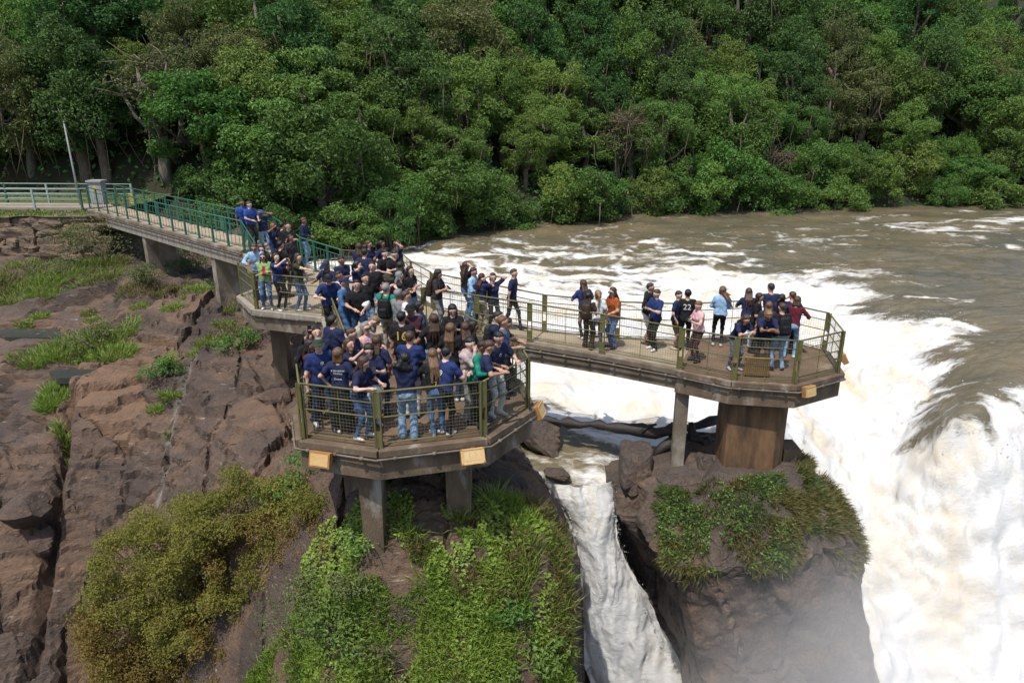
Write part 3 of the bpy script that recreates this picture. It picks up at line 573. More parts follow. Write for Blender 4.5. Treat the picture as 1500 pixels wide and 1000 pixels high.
for nm, c, d, rz in (('rock', (4.45, 16.75, -3.25), (1.3, 1.0, .8), .1), ('rock', (3.35, 17.3, -3.0), (.85, 1.3, 1.3), -.15), ('rock', (5.15, 17.1, -3.0), (.5, .8, 1.0), .2)):
    rock_at('rock', int(abs(c[0])*100), np.array(d)*.62, c, rz, M['rock_dark'], 1., None, True, label={4.45: 'squared dark stone block under the slim platform pillar', 3.35: 'upright cracked brown rock at the left rim of the rock pillar', 5.15: 'small dark stone wedged beside the thick column'}[c[0]], cat='rock')

# ------------------------------------------------------------------ railings
RH = 1.11
def railing(P, mat, label, style='mesh', step=1.5, skip_first=False, group='railings of the lookout'):
    """a run of railing over the base points P"""
    P = [np.array(p, float) for p in P]; off = P[0]; root = thing('railing', label, 'railing', tuple(off), group)
    posts = []; panels = []
    for a, b in zip(P[:-1], P[1:]):
        n = max(1, int(round(np.linalg.norm(b-a)/step)))
        for k in range(n): panels.append((a+(b-a)*k/n, a+(b-a)*(k+1)/n)); posts.append((a+(b-a)*k/n, b-a))
    posts.append((P[-1], P[-1]-P[-2]))
    up = np.array((0, 0, 1.))
    for p, d in posts:
        d = np.append(d[:2], 0)/np.linalg.norm(d[:2]); nrm = np.array((-d[1], d[0], 0)); g = G()
        if style == 'mesh':
            for s in (-1, 1): g.beam(p+d*s*.06-up*.02, p+d*s*.06+up*RH, .028, .028, up=tuple(nrm))
            g.beam(p+up*.60, p+up*(RH-.01), .012, .10, up=tuple(d)); g.beam(p-up*.02, p+up*.34, .012, .10, up=tuple(d))
        else:
            g.beam(p-up*.02, p+up*RH, .05, .11, up=tuple(d)); g.box(p+up*.01, (.16, .16, .02))
        link('post', g.mesh('post', mat, off=off), root)
    rails = ((RH, .042, 'top_rail'), (RH-.22, .028, 'mid_rail'), (RH-.50, .028, 'mid_rail'), (.10, .030, 'bottom_rail')) if style == 'mesh' else ((RH, .055, 'top_rail'), (RH-.2, .03, 'mid_rail'), (.14, .03, 'bottom_rail'))
    for h, r, nm in rails:
        g = G(); g.tube([p+up*h for p in P], r/2, 8); link(nm, g.mesh(nm, mat, True, off), root)
    for a, b in panels:
        d = b-a; L_ = np.linalg.norm(d); g = G(); e = d/L_; nrm = np.array((-e[1], e[0], 0))*.012
        if style == 'mesh':
            sp = .065; n = int((L_-.24)/sp); h0, h1 = .10, RH-.03
            for k in range(n+1): q = a+e*(.12+k*(L_-.24)/max(n, 1))+nrm; g.beam(q+up*h0, q+up*h1, .0035, .0035)
            m_ = int((h1-h0)/sp)
            for k in range(m_+1): z = h0+(h1-h0)*k/m_; g.beam(a+e*.1+up*z+nrm, b-e*.1+up*z+nrm, .0035, .0035)
            wm = link('wire_mesh', g.mesh('wire_mesh', M['wire'], off=off), root, kind='stuff')
            g = G(); q = (a+b)/2+nrm; g.beam(q+up*.1, q+up*RH, .014, .014); link('stiffener', g.mesh('stiffener', mat, off=off), wm)
        else:
            n = 3
            for k in range(1, n+1):
                q = a+e*L_*k/(n+1); g = G(); g.tube([q+up*.14, q+up*(RH-.2)], .009, 6); link('baluster', g.mesh('baluster', mat, True, off), root)
    return root
def inset(poly, k): c = np.mean(poly, axis=0); p = np.array(poly[k]); v = c-p; return p+v/np.linalg.norm(v)*.10
z3 = lambda p, z: (p[0], p[1], z)
up_ = np.array((0, 0, 1.))
nofs = np.append(wn*.10, 0)
railing([WN0+nofs, WN1+nofs], M['green'], 'green railing with flat posts along the near edge of the straight footbridge', 'bars', 1.2)
railing([WF0-nofs, WF1-nofs], M['green'], 'green railing with flat posts along the forest side of the straight footbridge', 'bars', 1.2)
railing([WN1+nofs, z3(BA+(.1, 0), ZH), z3(inset(HUB, 9), ZH)], M['green'], 'green railing sloping down beside the steps on the rock shelf side', 'bars', 1.1)
railing([WF1-nofs, z3(BB-(.1, .05), ZH), z3(inset(HUB, 6), ZH)], M['green'], 'green railing sloping down beside the steps on the forest side', 'bars', 1.2)
railing([z3(inset(HUB, k), ZH) for k in (6, 5, 4, 3)], M['olive'], 'olive mesh railing at the back of the hub deck against the rapids')
railing([z3(inset(HUB, k), ZH) for k in (9, 10, 11)], M['olive'], 'olive mesh railing on the angled left corner of the hub deck')
railing([z3(inset(HUB, k), ZH) for k in (11, 12)], M['olive'], 'olive mesh railing in front of the person in the green cardigan', step=2.6)
railing([z3(inset(HUB, 12), ZH), z3(np.array(FRONT[8])+(.12, .02), ZH), z3(np.array(FRONT[9])+(.12, .0), ZF)], M['olive'], 'olive mesh railing running down the left side of the neck')
FI = [inset(FRONT, k) for k in range(len(FRONT))]
railing([z3(FI[9], ZF), z3(FI[10], ZF), z3(FI[0], ZF), z3(FI[1], ZF)], M['olive'], 'olive mesh railing on the left flank of the crowded octagonal platform')
railing([z3(FI[1], ZF), z3(FI[2], ZF)], M['olive'], 'olive mesh railing panel above the plain amber panel', step=3)
railing([z3(FI[2], ZF), z3(FI[3], ZF)], M['olive'], 'olive mesh railing panel above the framed amber floodlight', step=3)
railing([z3(FI[3], ZF), z3(FI[4], ZF)], M['olive'], 'olive mesh railing panel with several people leaning over it above the channel', step=3)
railing([z3(FI[4], ZF), z3(FI[5], ZF), z3(FI[6], ZF), z3(FI[7], ZF)], M['olive'], 'olive mesh railing on the channel side of the crowded octagonal platform')
railing([(p[0], p[1]+.1, p[2]) for p in WK_N], M['olive'], 'olive mesh railing on the near edge of the footbridge over the rapids', step=1.9)
railing([(p[0], p[1]-.1, p[2]) for p in WK_F], M['olive'], 'olive mesh railing on the upstream edge of the footbridge over the rapids', step=1.9)
EI = [inset(EAST, k) for k in range(7)]
railing([z3(EI[0], 0), z3(EI[1], 0)], M['olive'], 'olive mesh railing panel in front of the person in pink-striped trousers', step=3)
railing([z3(EI[1], 0), z3(EI[2], 0)], M['olive'], 'olive mesh railing panel with the amber grille behind it', step=3)
railing([z3(EI[2], 0), z3(EI[3], 0)], M['olive'], 'olive mesh railing panel above the small orange floodlight', step=3)
railing([z3(EI[3], 0), z3(EI[4], 0), z3(EI[5], 0), z3(EI[6], 0)], M['olive'], 'olive mesh railing round the waterfall side of the rock pillar platform', step=2.2)

# ------------------------------------------------------------------ floodlights on the fascias
M['reflector'] = material('reflector', (.55, .41, .21), (.46, .33, .15), 9, .35, spec=.6)
def floodlight(loc, rz, w, h, label, tilt=.5, frame=True):
    r = thing('floodlight', label, 'floodlight', tuple(loc), 'floodlights on the platform edges', rz)
    r.rotation_euler = (tilt, 0, rz)
    g = G(); g.box((0, .06, 0), (w, .12, h)); link('case', g.mesh('case', M['lamp_body']), r)
    g = G(); g.box((0, -.004, 0), (w*.86, .012, h*.80)); fc = link('face', g.mesh('face', M['lamp_face']), r)
    if frame:
        for k in (-1, 0, 1): g = G(); g.box((k*w*.26, -.011, 0), (w*.20, .006, h*.5)); link('reflector', g.mesh('reflector', M['reflector']), fc)
        for i in (-1, 1):
            for k in (-1, 1): g = G(); g.box((i*w*.46, -.024, k*h*.44), (.018, .01, .018)); link('bolt', g.mesh('bolt', M['pipe']), fc)
        for s in (-1, 1):
            g = G(); g.box((0, -.012, s*h*.44), (w, .02, h*.08)); link('rim', g.mesh('rim', M['lamp_face']), fc)
            g = G(); g.box((s*w*.46, -.012, 0), (w*.08, .02, h*.78)); link('rim', g.mesh('rim', M['lamp_face']), fc)
    g = G(); g.beam((0, .1, 0), (0, .32, .05), .05, .04); link('bracket', g.mesh('bracket', M['pipe']), r)
floodlight((-3.53, 11.62, .30), math.radians(-16), .42, .28, 'plain amber floodlight panel on the left front fascia of the octagonal platform', -.25, False)
floodlight((-.72, 11.72, .33), math.radians(15), .44, .30, 'brightly lit framed amber floodlight on the front fascia of the octagonal platform', -.45)
floodlight((.62, 13.6, .42), math.radians(75), .36, .28, 'amber floodlight at the right corner of the octagonal platform', -.4)
floodlight((7.22, 15.88, -.12), math.radians(28), .34, .26, 'small orange floodlight on the fascia of the rock pillar platform', -.2)
floodlight((8.82, 17.7, .12), math.radians(80), .36, .28, 'amber floodlight at the waterfall corner of the rock pillar platform', -.5)
gr = thing('floodlight', 'square amber grille floodlight standing on the deck behind the railing', 'floodlight', (6.08, 16.46, .02), 'floodlights on the platform edges', math.radians(-6))
g = G(); g.box((0, .06, .26), (.60, .10, .46)); link('case', g.mesh('case', M['lamp_body']), gr)
g = G()
for k in range(13): g.box((-.276+k*.046, -.012, .26), (.008, .012, .44))
for k in range(10): g.box((0, -.016, .05+k*.0466), (.58, .012, .008))
link('grille', g.mesh('grille', material('amber_bars', (.24, .14, .035), (.16, .09, .03), 5, .6)), gr, kind='stuff')
g = G(); g.box((0, .002, .26), (.57, .012, .43)); link('face', g.mesh('face', M['lamp_face']), gr)
for s in (-1, 1): g = G(); g.box((s*.2, .06, .015), (.06, .12, .03)); link('foot', g.mesh('foot', M['pipe']), gr)

# ------------------------------------------------------------------ things on the terrace
M['white_paint'] = material('faded_paint', (.30, .37, .33), (.22, .28, .25), 6, .6)
M['grey_box'] = material('grey_cabinet', (.30, .30, .29), (.22, .22, .21), 5, .7, .2, 20)
M['yellow'] = material('sign_yellow', (.50, .40, .04), (.40, .32, .03), 8, .6)
M['black'] = material('black_paint', (.015, .015, .016), (.03, .03, .03), 8, .5)
def pipe_fence(a, b, label, zb, mat):
    a, b = np.array(a, float), np.array(b, float); r = thing('fence', label, 'fence', (a[0], a[1], zb), 'terrace fences'); n = int(np.linalg.norm(b-a)/2.3)
    for k in range(n+1):
        p = a+(b-a)*k/n-a; g = G(); g.beam((p[0], p[1], -.1), (p[0], p[1], 1.12), .09, .09); link('post', g.mesh('post', M['green'] if k % 2 else mat), r)
    for h in (.3, .57, .84, 1.1): d = b-a; g = G(); g.tube([(0, 0, h), (d[0], d[1], h)], .028, 8); link('rail', g.mesh('rail', mat, True), r)
pipe_fence((-45, 37.9), (-22.3, 37.15), 'pale four-rail pipe fence along the near edge of the path', 1.15, M['white_paint'])
pipe_fence((-45, 41.0), (-20.9, 39.6), 'pale four-rail pipe fence along the forest edge of the path', 1.15, M['white_paint'])
c = thing('utility_cabinet', 'grey concrete electrical cabinet with yellow warning sign and overhanging lid by the path', 'cabinet', (-22.4, 39.0, 1.2))
g = G(); g.box((0, 0, .62), (.66, .5, 1.24)); link('body', g.mesh('body', M['grey_box']), c); g = G(); g.box((0, 0, 1.29), (.82, .66, .09)); link('lid', g.mesh('lid', M['grey_box']), c)
g = G(); g.box((0, -.257, .6), (.5, .014, .95)); dr_ = link('door', g.mesh('door', M['grey_box']), c)
g = G(); g.add([(-.13, -.272, .88), (.13, -.272, .88), (0, -.272, 1.10)], [(0, 1, 2)]); g.box((0, -.270, .82), (.2, .008, .05)); link('warning_sign', g.mesh('warning_sign', M['yellow']), dr_)
l = thing('pole', 'thin pale grey pole rising beside the utility cabinet', 'pole', (-23.3, 38.7, 1.2))
g = G(); g.tube([(0, 0, 0), (-.03, 0, 1.9), (-.06, 0, 4.3)], [.06, .05, .035], 8); link('shaft', g.mesh('shaft', M['grey_box'], True), l); g = G(); g.box((0, 0, .01), (.3, .3, .03)); link('base', g.mesh('base', M['grey_box']), l)
g = G(); g.tube([(-.06, 0, 4.28), (-.06, 0, 4.36)], [.05, .02], 8); link('cap', g.mesh('cap', M['grey_box'], True), l)
b = thing('bollard', 'short black bollard standing on the path edge', 'bollard', (-27.4, 37.25, 1.15))
g = G(); g.tube([(0, 0, 0), (0, 0, .55), (0, 0, .62)], [.09, .09, .05], 10); link('shaft', g.mesh('shaft', M['black'], True), b); g = G(); g.tube([(0, 0, .44), (0, 0, .48)], .095, 10); link('band', g.mesh('band', M['white_paint'], True), b)
fd = WF1-WF0
def plate(t, mat, w, h, z, label, lines):
    p = WF0+fd*t-nofs*2; r = thing('sign', label, 'sign', tuple(p+(0, 0, z)), None, math.atan2(fd[1], fd[0]))
    g = G(); g.box((0, 0, 0), (w, .02, h)); pl_ = link('plate', g.mesh('plate', mat), r)
    if lines:
        for k in range(4): g = G(); g.box((0, -.014, h*.32-k*h*.2), (w*(.8, .6, .75, .4)[k], .006, h*.07)); link('text_line', g.mesh('text_line', M['black']), pl_)
plate(.14, M['yellow'], .36, .5, .62, 'yellow notice with dark lines on the forest side railing', True)
plate(.74, M['green'], .36, .6, .45, 'plain green board fixed low on the forest side railing', False)

# ------------------------------------------------------------------ driftwood log jammed under the walkway
lg = thing('driftwood_log', 'long dark tree trunk with broken branches jammed across the channel', 'log', (3.3, 17.75, -2.5))
pp = [at(770, 612, -2.3)+(0, .2, 0), at(820, 617, -2.3), at(865, 624, -2.3)+(0, .1, 0), at(905, 627, -2.3), at(960, 637, -2.35)+(0, .1, 0), at(1005, 634, -2.3)+(0, .3, 0), at(1066, 624, -2.3)+(0, .5, 0)]
o = np.array((3.3, 17.75, -2.5)); g = G(); q = []
for k in range(len(pp)-1):
    for t in (0, .33, .66): q.append(pp[k]+(pp[k+1]-pp[k])*t+_rng.normal(0, .035, 3))
q.append(pp[-1]); g.tube(q, [.115+.035*math.sin(k*1.9)+.03*math.sin(k*3.7)+.06*(k > 8)-.05*(k > 14) for k in range(len(q))], 12); link('trunk', g.mesh('trunk', M['log'], True, o), lg)
for a, b, r in ((at(940, 632, -2.25), at(962, 621, -2.05), .06), (at(1010, 640, -2.3), at(1066, 655, -2.75), .12), (at(1015, 640, -2.3), at(1012, 618, -1.95), .14), (at(990, 645, -2.5), at(955, 668, -2.9), .2), (at(1030, 640, -2.4), at(1045, 672, -2.9), .18)):
    g = G(); g.tube([a, (a+b)/2+(0, .05, .03), b], [r, r*.8, r*.5], 9); link('branch', g.mesh('branch', M['log'], True, o), lg)

# ================================================================== plants
M['leaf_mid'] = leaf_material('leaves_mid', (.036, .098, .018), (.125, .245, .048))
M['leaf_dark'] = leaf_material('leaves_dark', (.024, .072, .018), (.085, .182, .042))
M['leaf_light'] = leaf_material('leaves_light', (.062, .135, .020), (.180, .290, .062))
M['leaf_olive'] = leaf_material('leaves_olive', (.066, .098, .025), (.165, .200, .068))
M['leaf_dry'] = leaf_material('leaves_dry', (.075, .062, .03), (.15, .135, .07))
M['bush_leaf'] = leaf_material('bush_leaves', (.105, .125, .022), (.29, .27, .060), .45, objvar=0, hue=0)
M['bush_brown'] = leaf_material('bush_leaves_brown', (.135, .110, .024), (.28, .200, .055), .45, objvar=0, hue=0)
M['grass'] = leaf_material('grass_blades', (.075, .145, .016), (.25, .34, .055), objvar=0, hue=0)
M['grass_dull'] = leaf_material('grass_dull', (.045, .075, .020), (.125, .165, .050), objvar=0, hue=0)
M['grass_dry'] = leaf_material('grass_dry', (.075, .085, .022), (.20, .165, .06), objvar=0, hue=0)

def leaves(C, Nn, size, tint, rs, aspect=.55):
    """rhombic leaves at C facing roughly Nn"""
    n = len(C); Nn = Nn+rs.normal(0, .55, (n, 3)); Nn /= np.linalg.norm(Nn, axis=1)[:, None]
    t = np.cross(Nn, rs.normal(0, 1, (n, 3))); t /= np.linalg.norm(t, axis=1)[:, None]; b = np.cross(Nn, t)
    s = (np.asarray(size)*rs.uniform(.65, 1.35, n))[:, None]
    droop = Nn*s*.18
    V = np.stack([C-t*s*.5, C+b*s*aspect*.5+droop, C+t*s*.5-droop*.6, C-b*s*aspect*.5+droop], 1).reshape(-1, 3)
    F = np.arange(n*4).reshape(-1, 4); return V, F, np.repeat(np.clip(tint, 0, 1), 4)
def clump_cloud(rs, centers, radii, per, up=.35, inner=.55):
    """points and outward normals spread over a set of uneven clumps"""
    C, N_, K = [], [], []
    for i, (c, r) in enumerate(zip(centers, radii)):
        n = int(per*r*r); d = rs.normal(0, 1, (n, 3)); d[:, 2] += up; d /= np.linalg.norm(d, axis=1)[:, None]
        rad = r*(inner+(1-inner)*rs.rand(n)**.6)*(1+.55*fbm(d[:, 0]*2.2+i, d[:, 1]*2.2, d[:, 2]*2.2+i*.37, 3))
        C.append(c+d*rad[:, None]*(1, 1, .8*rs.uniform(.7, 1.25))); N_.append(d*(.8, .8, 1)+(0, 0, .35)); K.append(np.full(n, rs.rand()))
    return np.concatenate(C), np.concatenate(N_), np.concatenate(K)
def tree_proto(seed, rx, rz, zc, ncl, cr, leaf, per, mat, bark, low=-.55, twigs=0, vines=0):
    """(trunk mesh, crown mesh): clumps on a lumpy ellipsoid, limbs reaching into them"""
    rs = np.random.RandomState(seed); cs, rr = [], []
    while len(cs) < ncl:
        d = rs.normal(0, 1, 3); d /= np.linalg.norm(d)
        if d[2] < low: continue
        k = rs.uniform(.35, 1.)**.6; lump = 1+.25*perlin(d[0]*1.6+seed, d[1]*1.6, d[2]*1.6)
        cs.append(np.array((d[0]*rx, d[1]*rx, d[2]*rz))*k*lump+(0, 0, zc)); rr.append(cr*rs.uniform(.6, 1.25))
    C, N_, K = clump_cloud(rs, cs, rr, per)
    tint = .25+.35*K+.3*rs.rand(len(C)); V, F, t = leaves(C, N_, leaf, tint, rs)
    crown = mesh_np('crown', V, F, [mat], False, attrs={'tint': t})
    g = G(); g2 = G(); h = zc+rz*.35; wob = rs.normal(0, .12, (5, 2)); tr = [(wob[i, 0]*i*.4, wob[i, 1]*i*.4, -1.2+(h+1.2)*i/4) for i in range(5)]
    r0 = .045*(zc+rz)+.05; g.tube(tr, [r0*(1-.17*i) for i in range(5)], 9)
    for c in cs[:12]:
        a = np.array(tr[rs.randint(2, 4)]); m_ = (a+c)/2+rs.normal(0, .2, 3); g.tube([a, m_, c], [r0*.42, r0*.28, r0*.1], 6)
    for k in range(twigs):
        c = cs[rs.randint(len(cs))]; d = rs.normal(0, 1, 3); d[2] = abs(d[2])*.5; d /= np.linalg.norm(d); L_ = rs.uniform(.8, 2.2); g2.tube([c, c+d*L_*.5+rs.normal(0, .12, 3), c+d*L_], [.035, .025, .008], 5)
    for k in range(vines):
        c = cs[rs.randint(len(cs))]; o_ = np.array((c[0]*1.15, c[1]*1.15, c[2])); L_ = rs.uniform(1.5, 4); g2.tube([o_, o_+(rs.normal(0, .2), rs.normal(0, .2), -L_*.5), o_+(rs.normal(0, .4), rs.normal(0, .4), -L_)], .022, 4)
    return g.mesh('trunk', bark, True), crown, (g2.mesh('vines', M['twig'], True) if g2.v else None)
def palm_proto(seed):
    rs = np.random.RandomState(seed); g = G(); g.tube([(0, 0, -1), (.1, 0, 2), (.15, .05, 4.6)], [.14, .11, .1], 8); C, N_ = [], []
    for k in range(15):
        a = k*2.4; L_ = rs.uniform(1.7, 2.4); el = rs.uniform(.1, 1.1); prev = np.array((.15, .05, 4.6)); q = [prev]
        for s in range(9):
            e = el-.22*s; prev = prev+np.array((math.cos(a)*math.cos(e), math.sin(a)*math.cos(e), math.sin(e)))*L_/9; q.append(prev)
            for sd in (-1, 1):
                for j in range(3): C.append(prev+np.array((-math.sin(a), math.cos(a), -.35))*sd*(.14+.12*j)*(1-s/14)); N_.append((math.cos(a)*.3, math.sin(a)*.3, 1))
        g.tube(q, .014, 4)
    V, F, t = leaves(np.array(C), np.array(N_), .34, .4+.5*rs.rand(len(C)), rs, .25)
    return g.mesh('trunk', M['bark'], True), mesh_np('crown', V, F, [M['leaf_mid']], False, attrs={'tint': t})
def proto(*a, **k): return tree_proto(*a, **k)
KINDS = {
 'mid':   [tree_proto(101+k, 2.9, 3.1, 4.0, 64, .74, .20, 520, M['leaf_mid'], M['bark'], low=-.85, vines=8) for k in range(2)],
 'dark':  [tree_proto(121+k, 2.7, 3.7, 4.8, 66, .72, .19, 540, M['leaf_dark'], M['bark'], low=-.85, vines=12) for k in range(2)],
 'light': [tree_proto(141+k, 2.6, 2.9, 4.0, 66, .64, .17, 640, M['leaf_light'], M['bark'], low=-.8, vines=6) for k in range(2)],
 'olive': [tree_proto(161+k, 2.8, 3.2, 4.0, 60, .68, .16, 660, M['leaf_olive'], M['bark_pale'], low=-.9, twigs=30, vines=22) for k in range(2)],
 'bank':  [tree_proto(181+k, 2.5, 1.9, 1.4, 46, .64, .18, 560, M['leaf_mid'], M['bark'], low=-.98, vines=4) for k in range(2)],
 'bankl': [tree_proto(191+k, 2.1, 1.7, 1.3, 36, .6, .18, 520, M['leaf_light'], M['bark'], low=-.95) for k in range(1)],
 'dry':   [tree_proto(201, 2.0, 1.8, 2.6, 14, .8, .18, 150, M['leaf_dry'], M['bark_pale'], twigs=90, vines=20)],
 'bare':  [tree_proto(211, 1.6, 2.4, 4.6, 22, .6, .2, 120, M['leaf_olive'], M['bark_pale'], low=-.2, twigs=40)],
 'palm':  [palm_proto(221)],
}
LAB = {'mid': 'broad mid-green tree', 'dark': 'tall dark green vine-draped tree', 'light': 'bright yellow-green tree', 'olive': 'olive-grey liana-tangled tree', 'bank': 'low spreading green shrub',
       'bankl': 'pale green rounded shrub', 'dry': 'dry grey-brown thicket of twigs', 'bare': 'thin pale-trunked sparse tree', 'palm': 'small feathery palm'}
def place_words(x, y):
    d = y-bank(x); row = 'at the bank' if d < 2.4 else 'low on the slope' if d < 8.6 else 'halfway up the slope' if d < 16.5 else 'high on the slope'
    a = 'behind the path' if x < -20 else 'behind the straight footbridge' if x < -9 else 'behind the hub deck' if x < 0 else 'behind the rapids footbridge' if x < 11 else 'behind the rock pillar platform' if x < 22 else 'beyond the smooth river bend'
    return row+' '+a
def plant_tree(kind, x, y, z, s, rs, idx=0):
    pw = place_words(x, y)
    tm, cm, *vm = KINDS[kind][idx % len(KINDS[kind])]
    r = thing('shrub' if kind.startswith('bank') else 'palm_tree' if kind == 'palm' else 'forest_tree', LAB[kind]+' '+pw, 'shrub' if kind.startswith('bank') else 'tree', (x, y, z), {'bank': 'shrubs along the far water edge', 'bankl': 'pale shrubs along the forest foot'}.get(kind, kind+' trees').replace('far forest', '')+' '+pw, rs.uniform(0, 6.28))
    r.scale = (s*rs.uniform(.8, 1.3), s*rs.uniform(.8, 1.25), s*rs.uniform(.85, 1.25)); link('trunk', tm, r); link('crown', cm, r)
    if vm and vm[0]: link('vines', vm[0], r, kind='stuff')
rs = np.random.RandomState(33)
for d, sp, kinds, sc in ((1.2, 2.9, ['bank']*5+['bankl']*2+['mid'], .95), (3.6, 3.7, ['mid']*4+['olive']+['light']*3+['bank']*2, .80), (6.8, 3.9, ['mid']*3+['dark']*2+['light']*3+['olive'], .95), (10.5, 4.2, ['mid']*3+['dark']*3+['light']*3+['olive'], 1.05), (14.8, 4.4, ['mid']*3+['dark']*4+['light']*2+['olive'], 1.1), (19.5, 4.8, ['mid']*3+['dark']*4+['light'], 1.2), (25., 5.2, ['mid']*2+['dark']*3, 1.3)):
    x = -46-d*.3
    while x < 46+d*.55:
        k = kinds[rs.randint(len(kinds))]; xx = x+rs.uniform(-.9, .9); yy = bank(xx)+d+rs.uniform(-1.0, 1.2)
        left = xx < -19 and d < 5.5
        if left: k = rs.choice(['bare', 'dark', 'dark', 'olive', 'mid', 'dark'])
        plant_tree(k, xx, yy, float(hill(np.array(xx), np.array(yy)))-.1, sc*rs.uniform(.82, 1.2), rs, rs.randint(2)); x += sp*rs.uniform(.62, 1.08)
for x, d, s in ((-5.5, 3.2, .9), (8.5, 3.4, 1.0), (21.5, 2.2, .85), (16, 6.5, .9)): y = bank(x)+d; plant_tree('dry', x, float(y), float(hill(np.array(x), np.array(y))), s, rs)
for x, d, s in ((-13.6, 2.2, .8), (-11.8, 3.2, .9)): y = bank(x)+d; plant_tree('palm', x, float(y), float(hill(np.array(x), np.array(y))), s, rs)
for x, d, s in ((-16, -1.2, .95), (-13.2, -3.6, .8), (-10.2, -3., .85), (-11.6, -.5, 1.05), (-7.6, -1.8, .8), (-6.2, .4, .9), (-14.6, 1.2, 1.05), (-18.4, .6, .8)):
    y = bank(x)+d; plant_tree('bank' if s < .99 else 'mid', x, float(y), max(-1.6, float(hill(np.array(x), np.array(y)))-.2), s, rs)

# dark leafy litter and saplings filling the ground between the trunks
n = 30000; x = rs.uniform(-60, 70, n); d = rs.uniform(.2, 30, n); y = bank(x)+d; k = rs.rand(n)
C = np.stack([x, y, hill(x, y)+rs.rand(n)**1.5*2.4*(.6+.6*fbm(x*.4, y*.4, 8, 2))], 1); V, F, t = leaves(C, np.tile((0, -.7, .8), (n, 1)), .34, rs.rand(n), rs)
link('undergrowth', mesh_np('undergrowth', V, F, [M['leaf_dark']], False, attrs={'tint': t}), kind='stuff', label='dark leafy undergrowth between the forest trunks', cat='undergrowth')

# ---- the large olive bush on the near cliff
def inside(poly, x, y):
    r = np.zeros(len(x), bool); n = len(poly)
    for i in range(n):
        (x0, y0), (x1, y1) = poly[i], poly[(i+1) % n]; c = ((y0 > y) != (y1 > y)) & (x < (x1-x0)*(y-y0)/(y1-y0+1e-9)+x0); r ^= c
    return r
OUT = [(118,900),(128,850),(150,805),(200,765),(250,735),(300,708),(345,690),(385,690),(430,705),(468,740),(495,790),(520,850),(535,920),(525,1010),(360,1060),(200,1060),(120,990)]
rs = np.random.RandomState(71); cs = []; rr = []
while len(cs) < 430:
    px_, py_ = rs.uniform(100, 480), rs.uniform(680, 1060)
    if not inside(OUT, np.array([px_]), np.array([py_]))[0]: continue
    b_ = 13.6+.0022*abs(px_-300)-.0175*max(0, px_-385)+(900-py_)*.0045+rs.uniform(0, 1.3); cs.append(atY(px_, py_, b_)); rr.append(rs.uniform(.24, .46))
C, N_, K = clump_cloud(rs, cs, rr, 2850, .3, .15)
br = smooth(-.15, .35, fbm(C[:, 0]*.45, C[:, 1]*.5, C[:, 2]*.45+3, 3)+.20*(C[:, 0]+7.2)-.28*(C[:, 2]+4.6))+.25*(rs.rand(len(C))-.5)
V, F, t = leaves(C, N_, .066, .25+.45*K+.3*rs.rand(len(C)), rs, .5)
bush = thing('bush', 'large olive and rust-brown fine-leaved bush on the cliff below the platform', 'bush', tuple(atY(320, 930, 14.6)))
o = np.array(bush.location)
link('foliage', mesh_np('foliage', V-o, F, [M['bush_leaf'], M['bush_brown']], False, midx=(br > .5).astype(int), attrs={'tint': t}), bush)
root = o+(0, .8, -1.6)
for i in range(0, 430, 11):
    c = cs[i]; m_ = (root+c)/2+rs.normal(0, .2, 3)+(0, .2, 0); g = G(); g.tube([root-o+rs.normal(0, .1, 3), m_-o, c-o], [.05, .03, .008], 5)
    link('stem', g.mesh('stem', M['bark'], True), bush)

# ---- grass
def blades(B, D, L_, W_, tint, rs, bend=.5):
    """bent two-segment blades rooted at B, pointing along D"""
    n = len(B); D = D/np.linalg.norm(D, axis=1)[:, None]; s = rs.normal(0, 1, (n, 3)); s = np.cross(D, s); s /= np.linalg.norm(s, axis=1)[:, None]
    f = np.cross(s, D)*rs.choice([-1, 1], n)[:, None]; L_ = np.asarray(L_)[:, None]; W_ = np.asarray(W_)[:, None]
    m_ = B+D*L_*.55+f*L_*bend*.12; t_ = B+D*L_*.92+f*L_*bend*.55+np.array((0, 0, -1.))*L_*bend*.18
    V = np.stack([B-s*W_, B+s*W_, m_+s*W_*.8, m_-s*W_*.8, t_], 1).reshape(-1, 3); i = np.arange(n)[:, None]*5
    return V, i+np.array([[0, 1, 2, 3]]), i+np.array([[3, 2, 4]]), np.repeat(np.clip(tint, 0, 1), 5)
def grass_patch(name, B, D, L_, W_, label, mats, rs, dry, tint=None):
    V, Q, T_, t = blades(B, D, L_, W_, rs.rand(len(B)) if tint is None else tint, rs); mi = (dry > .5).astype(int)
    link(name, mesh_np(name, V, [Q, T_], mats, False, midx=np.concatenate([mi, mi]), attrs={'tint': t}), kind='stuff', label=label, cat='grass')
def scatter(poly_px, n, rs, zg):
    """random ground points whose place falls inside a patch outlined by ground points"""
    P = np.array([at(x, y, zg if not hasattr(zg, '__call__') else 0)[:2] for x, y in poly_px]); lo, hi = P.min(0), P.max(0); X = []
    while sum(map(len, X)) < n:
        q = rs.uniform(lo, hi, (n, 2)); X.append(q[inside([tuple(p) for p in P], q[:, 0], q[:, 1])])
    X = np.concatenate(X)[:n]; return X
GM = [M['grass'], M['grass_dry']]
rs = np.random.RandomState(90); n = 52000
x = rs.uniform(-5.9, 1.25, n*2); y = rs.uniform(9.2, 13.9, n*2); z = ground(x, y)
dens = fbm(x*1.1, y*1.1, 5, 3); keep = (dens+.3*perlin(x*3, y*3, 9.) > -.13) & ~((y > 12.55) & (x < -.3)) & (z > -6.5) & ~((abs(x+2.72) < .3) & (abs(y-12.2) < .45)) & ~((y > 12.6) & (x < -1.6)) & ~((x > -2.3) & (x < -1.3) & (y > 12.3)); x, y, z = x[keep][:n], y[keep][:n], z[keep][:n]
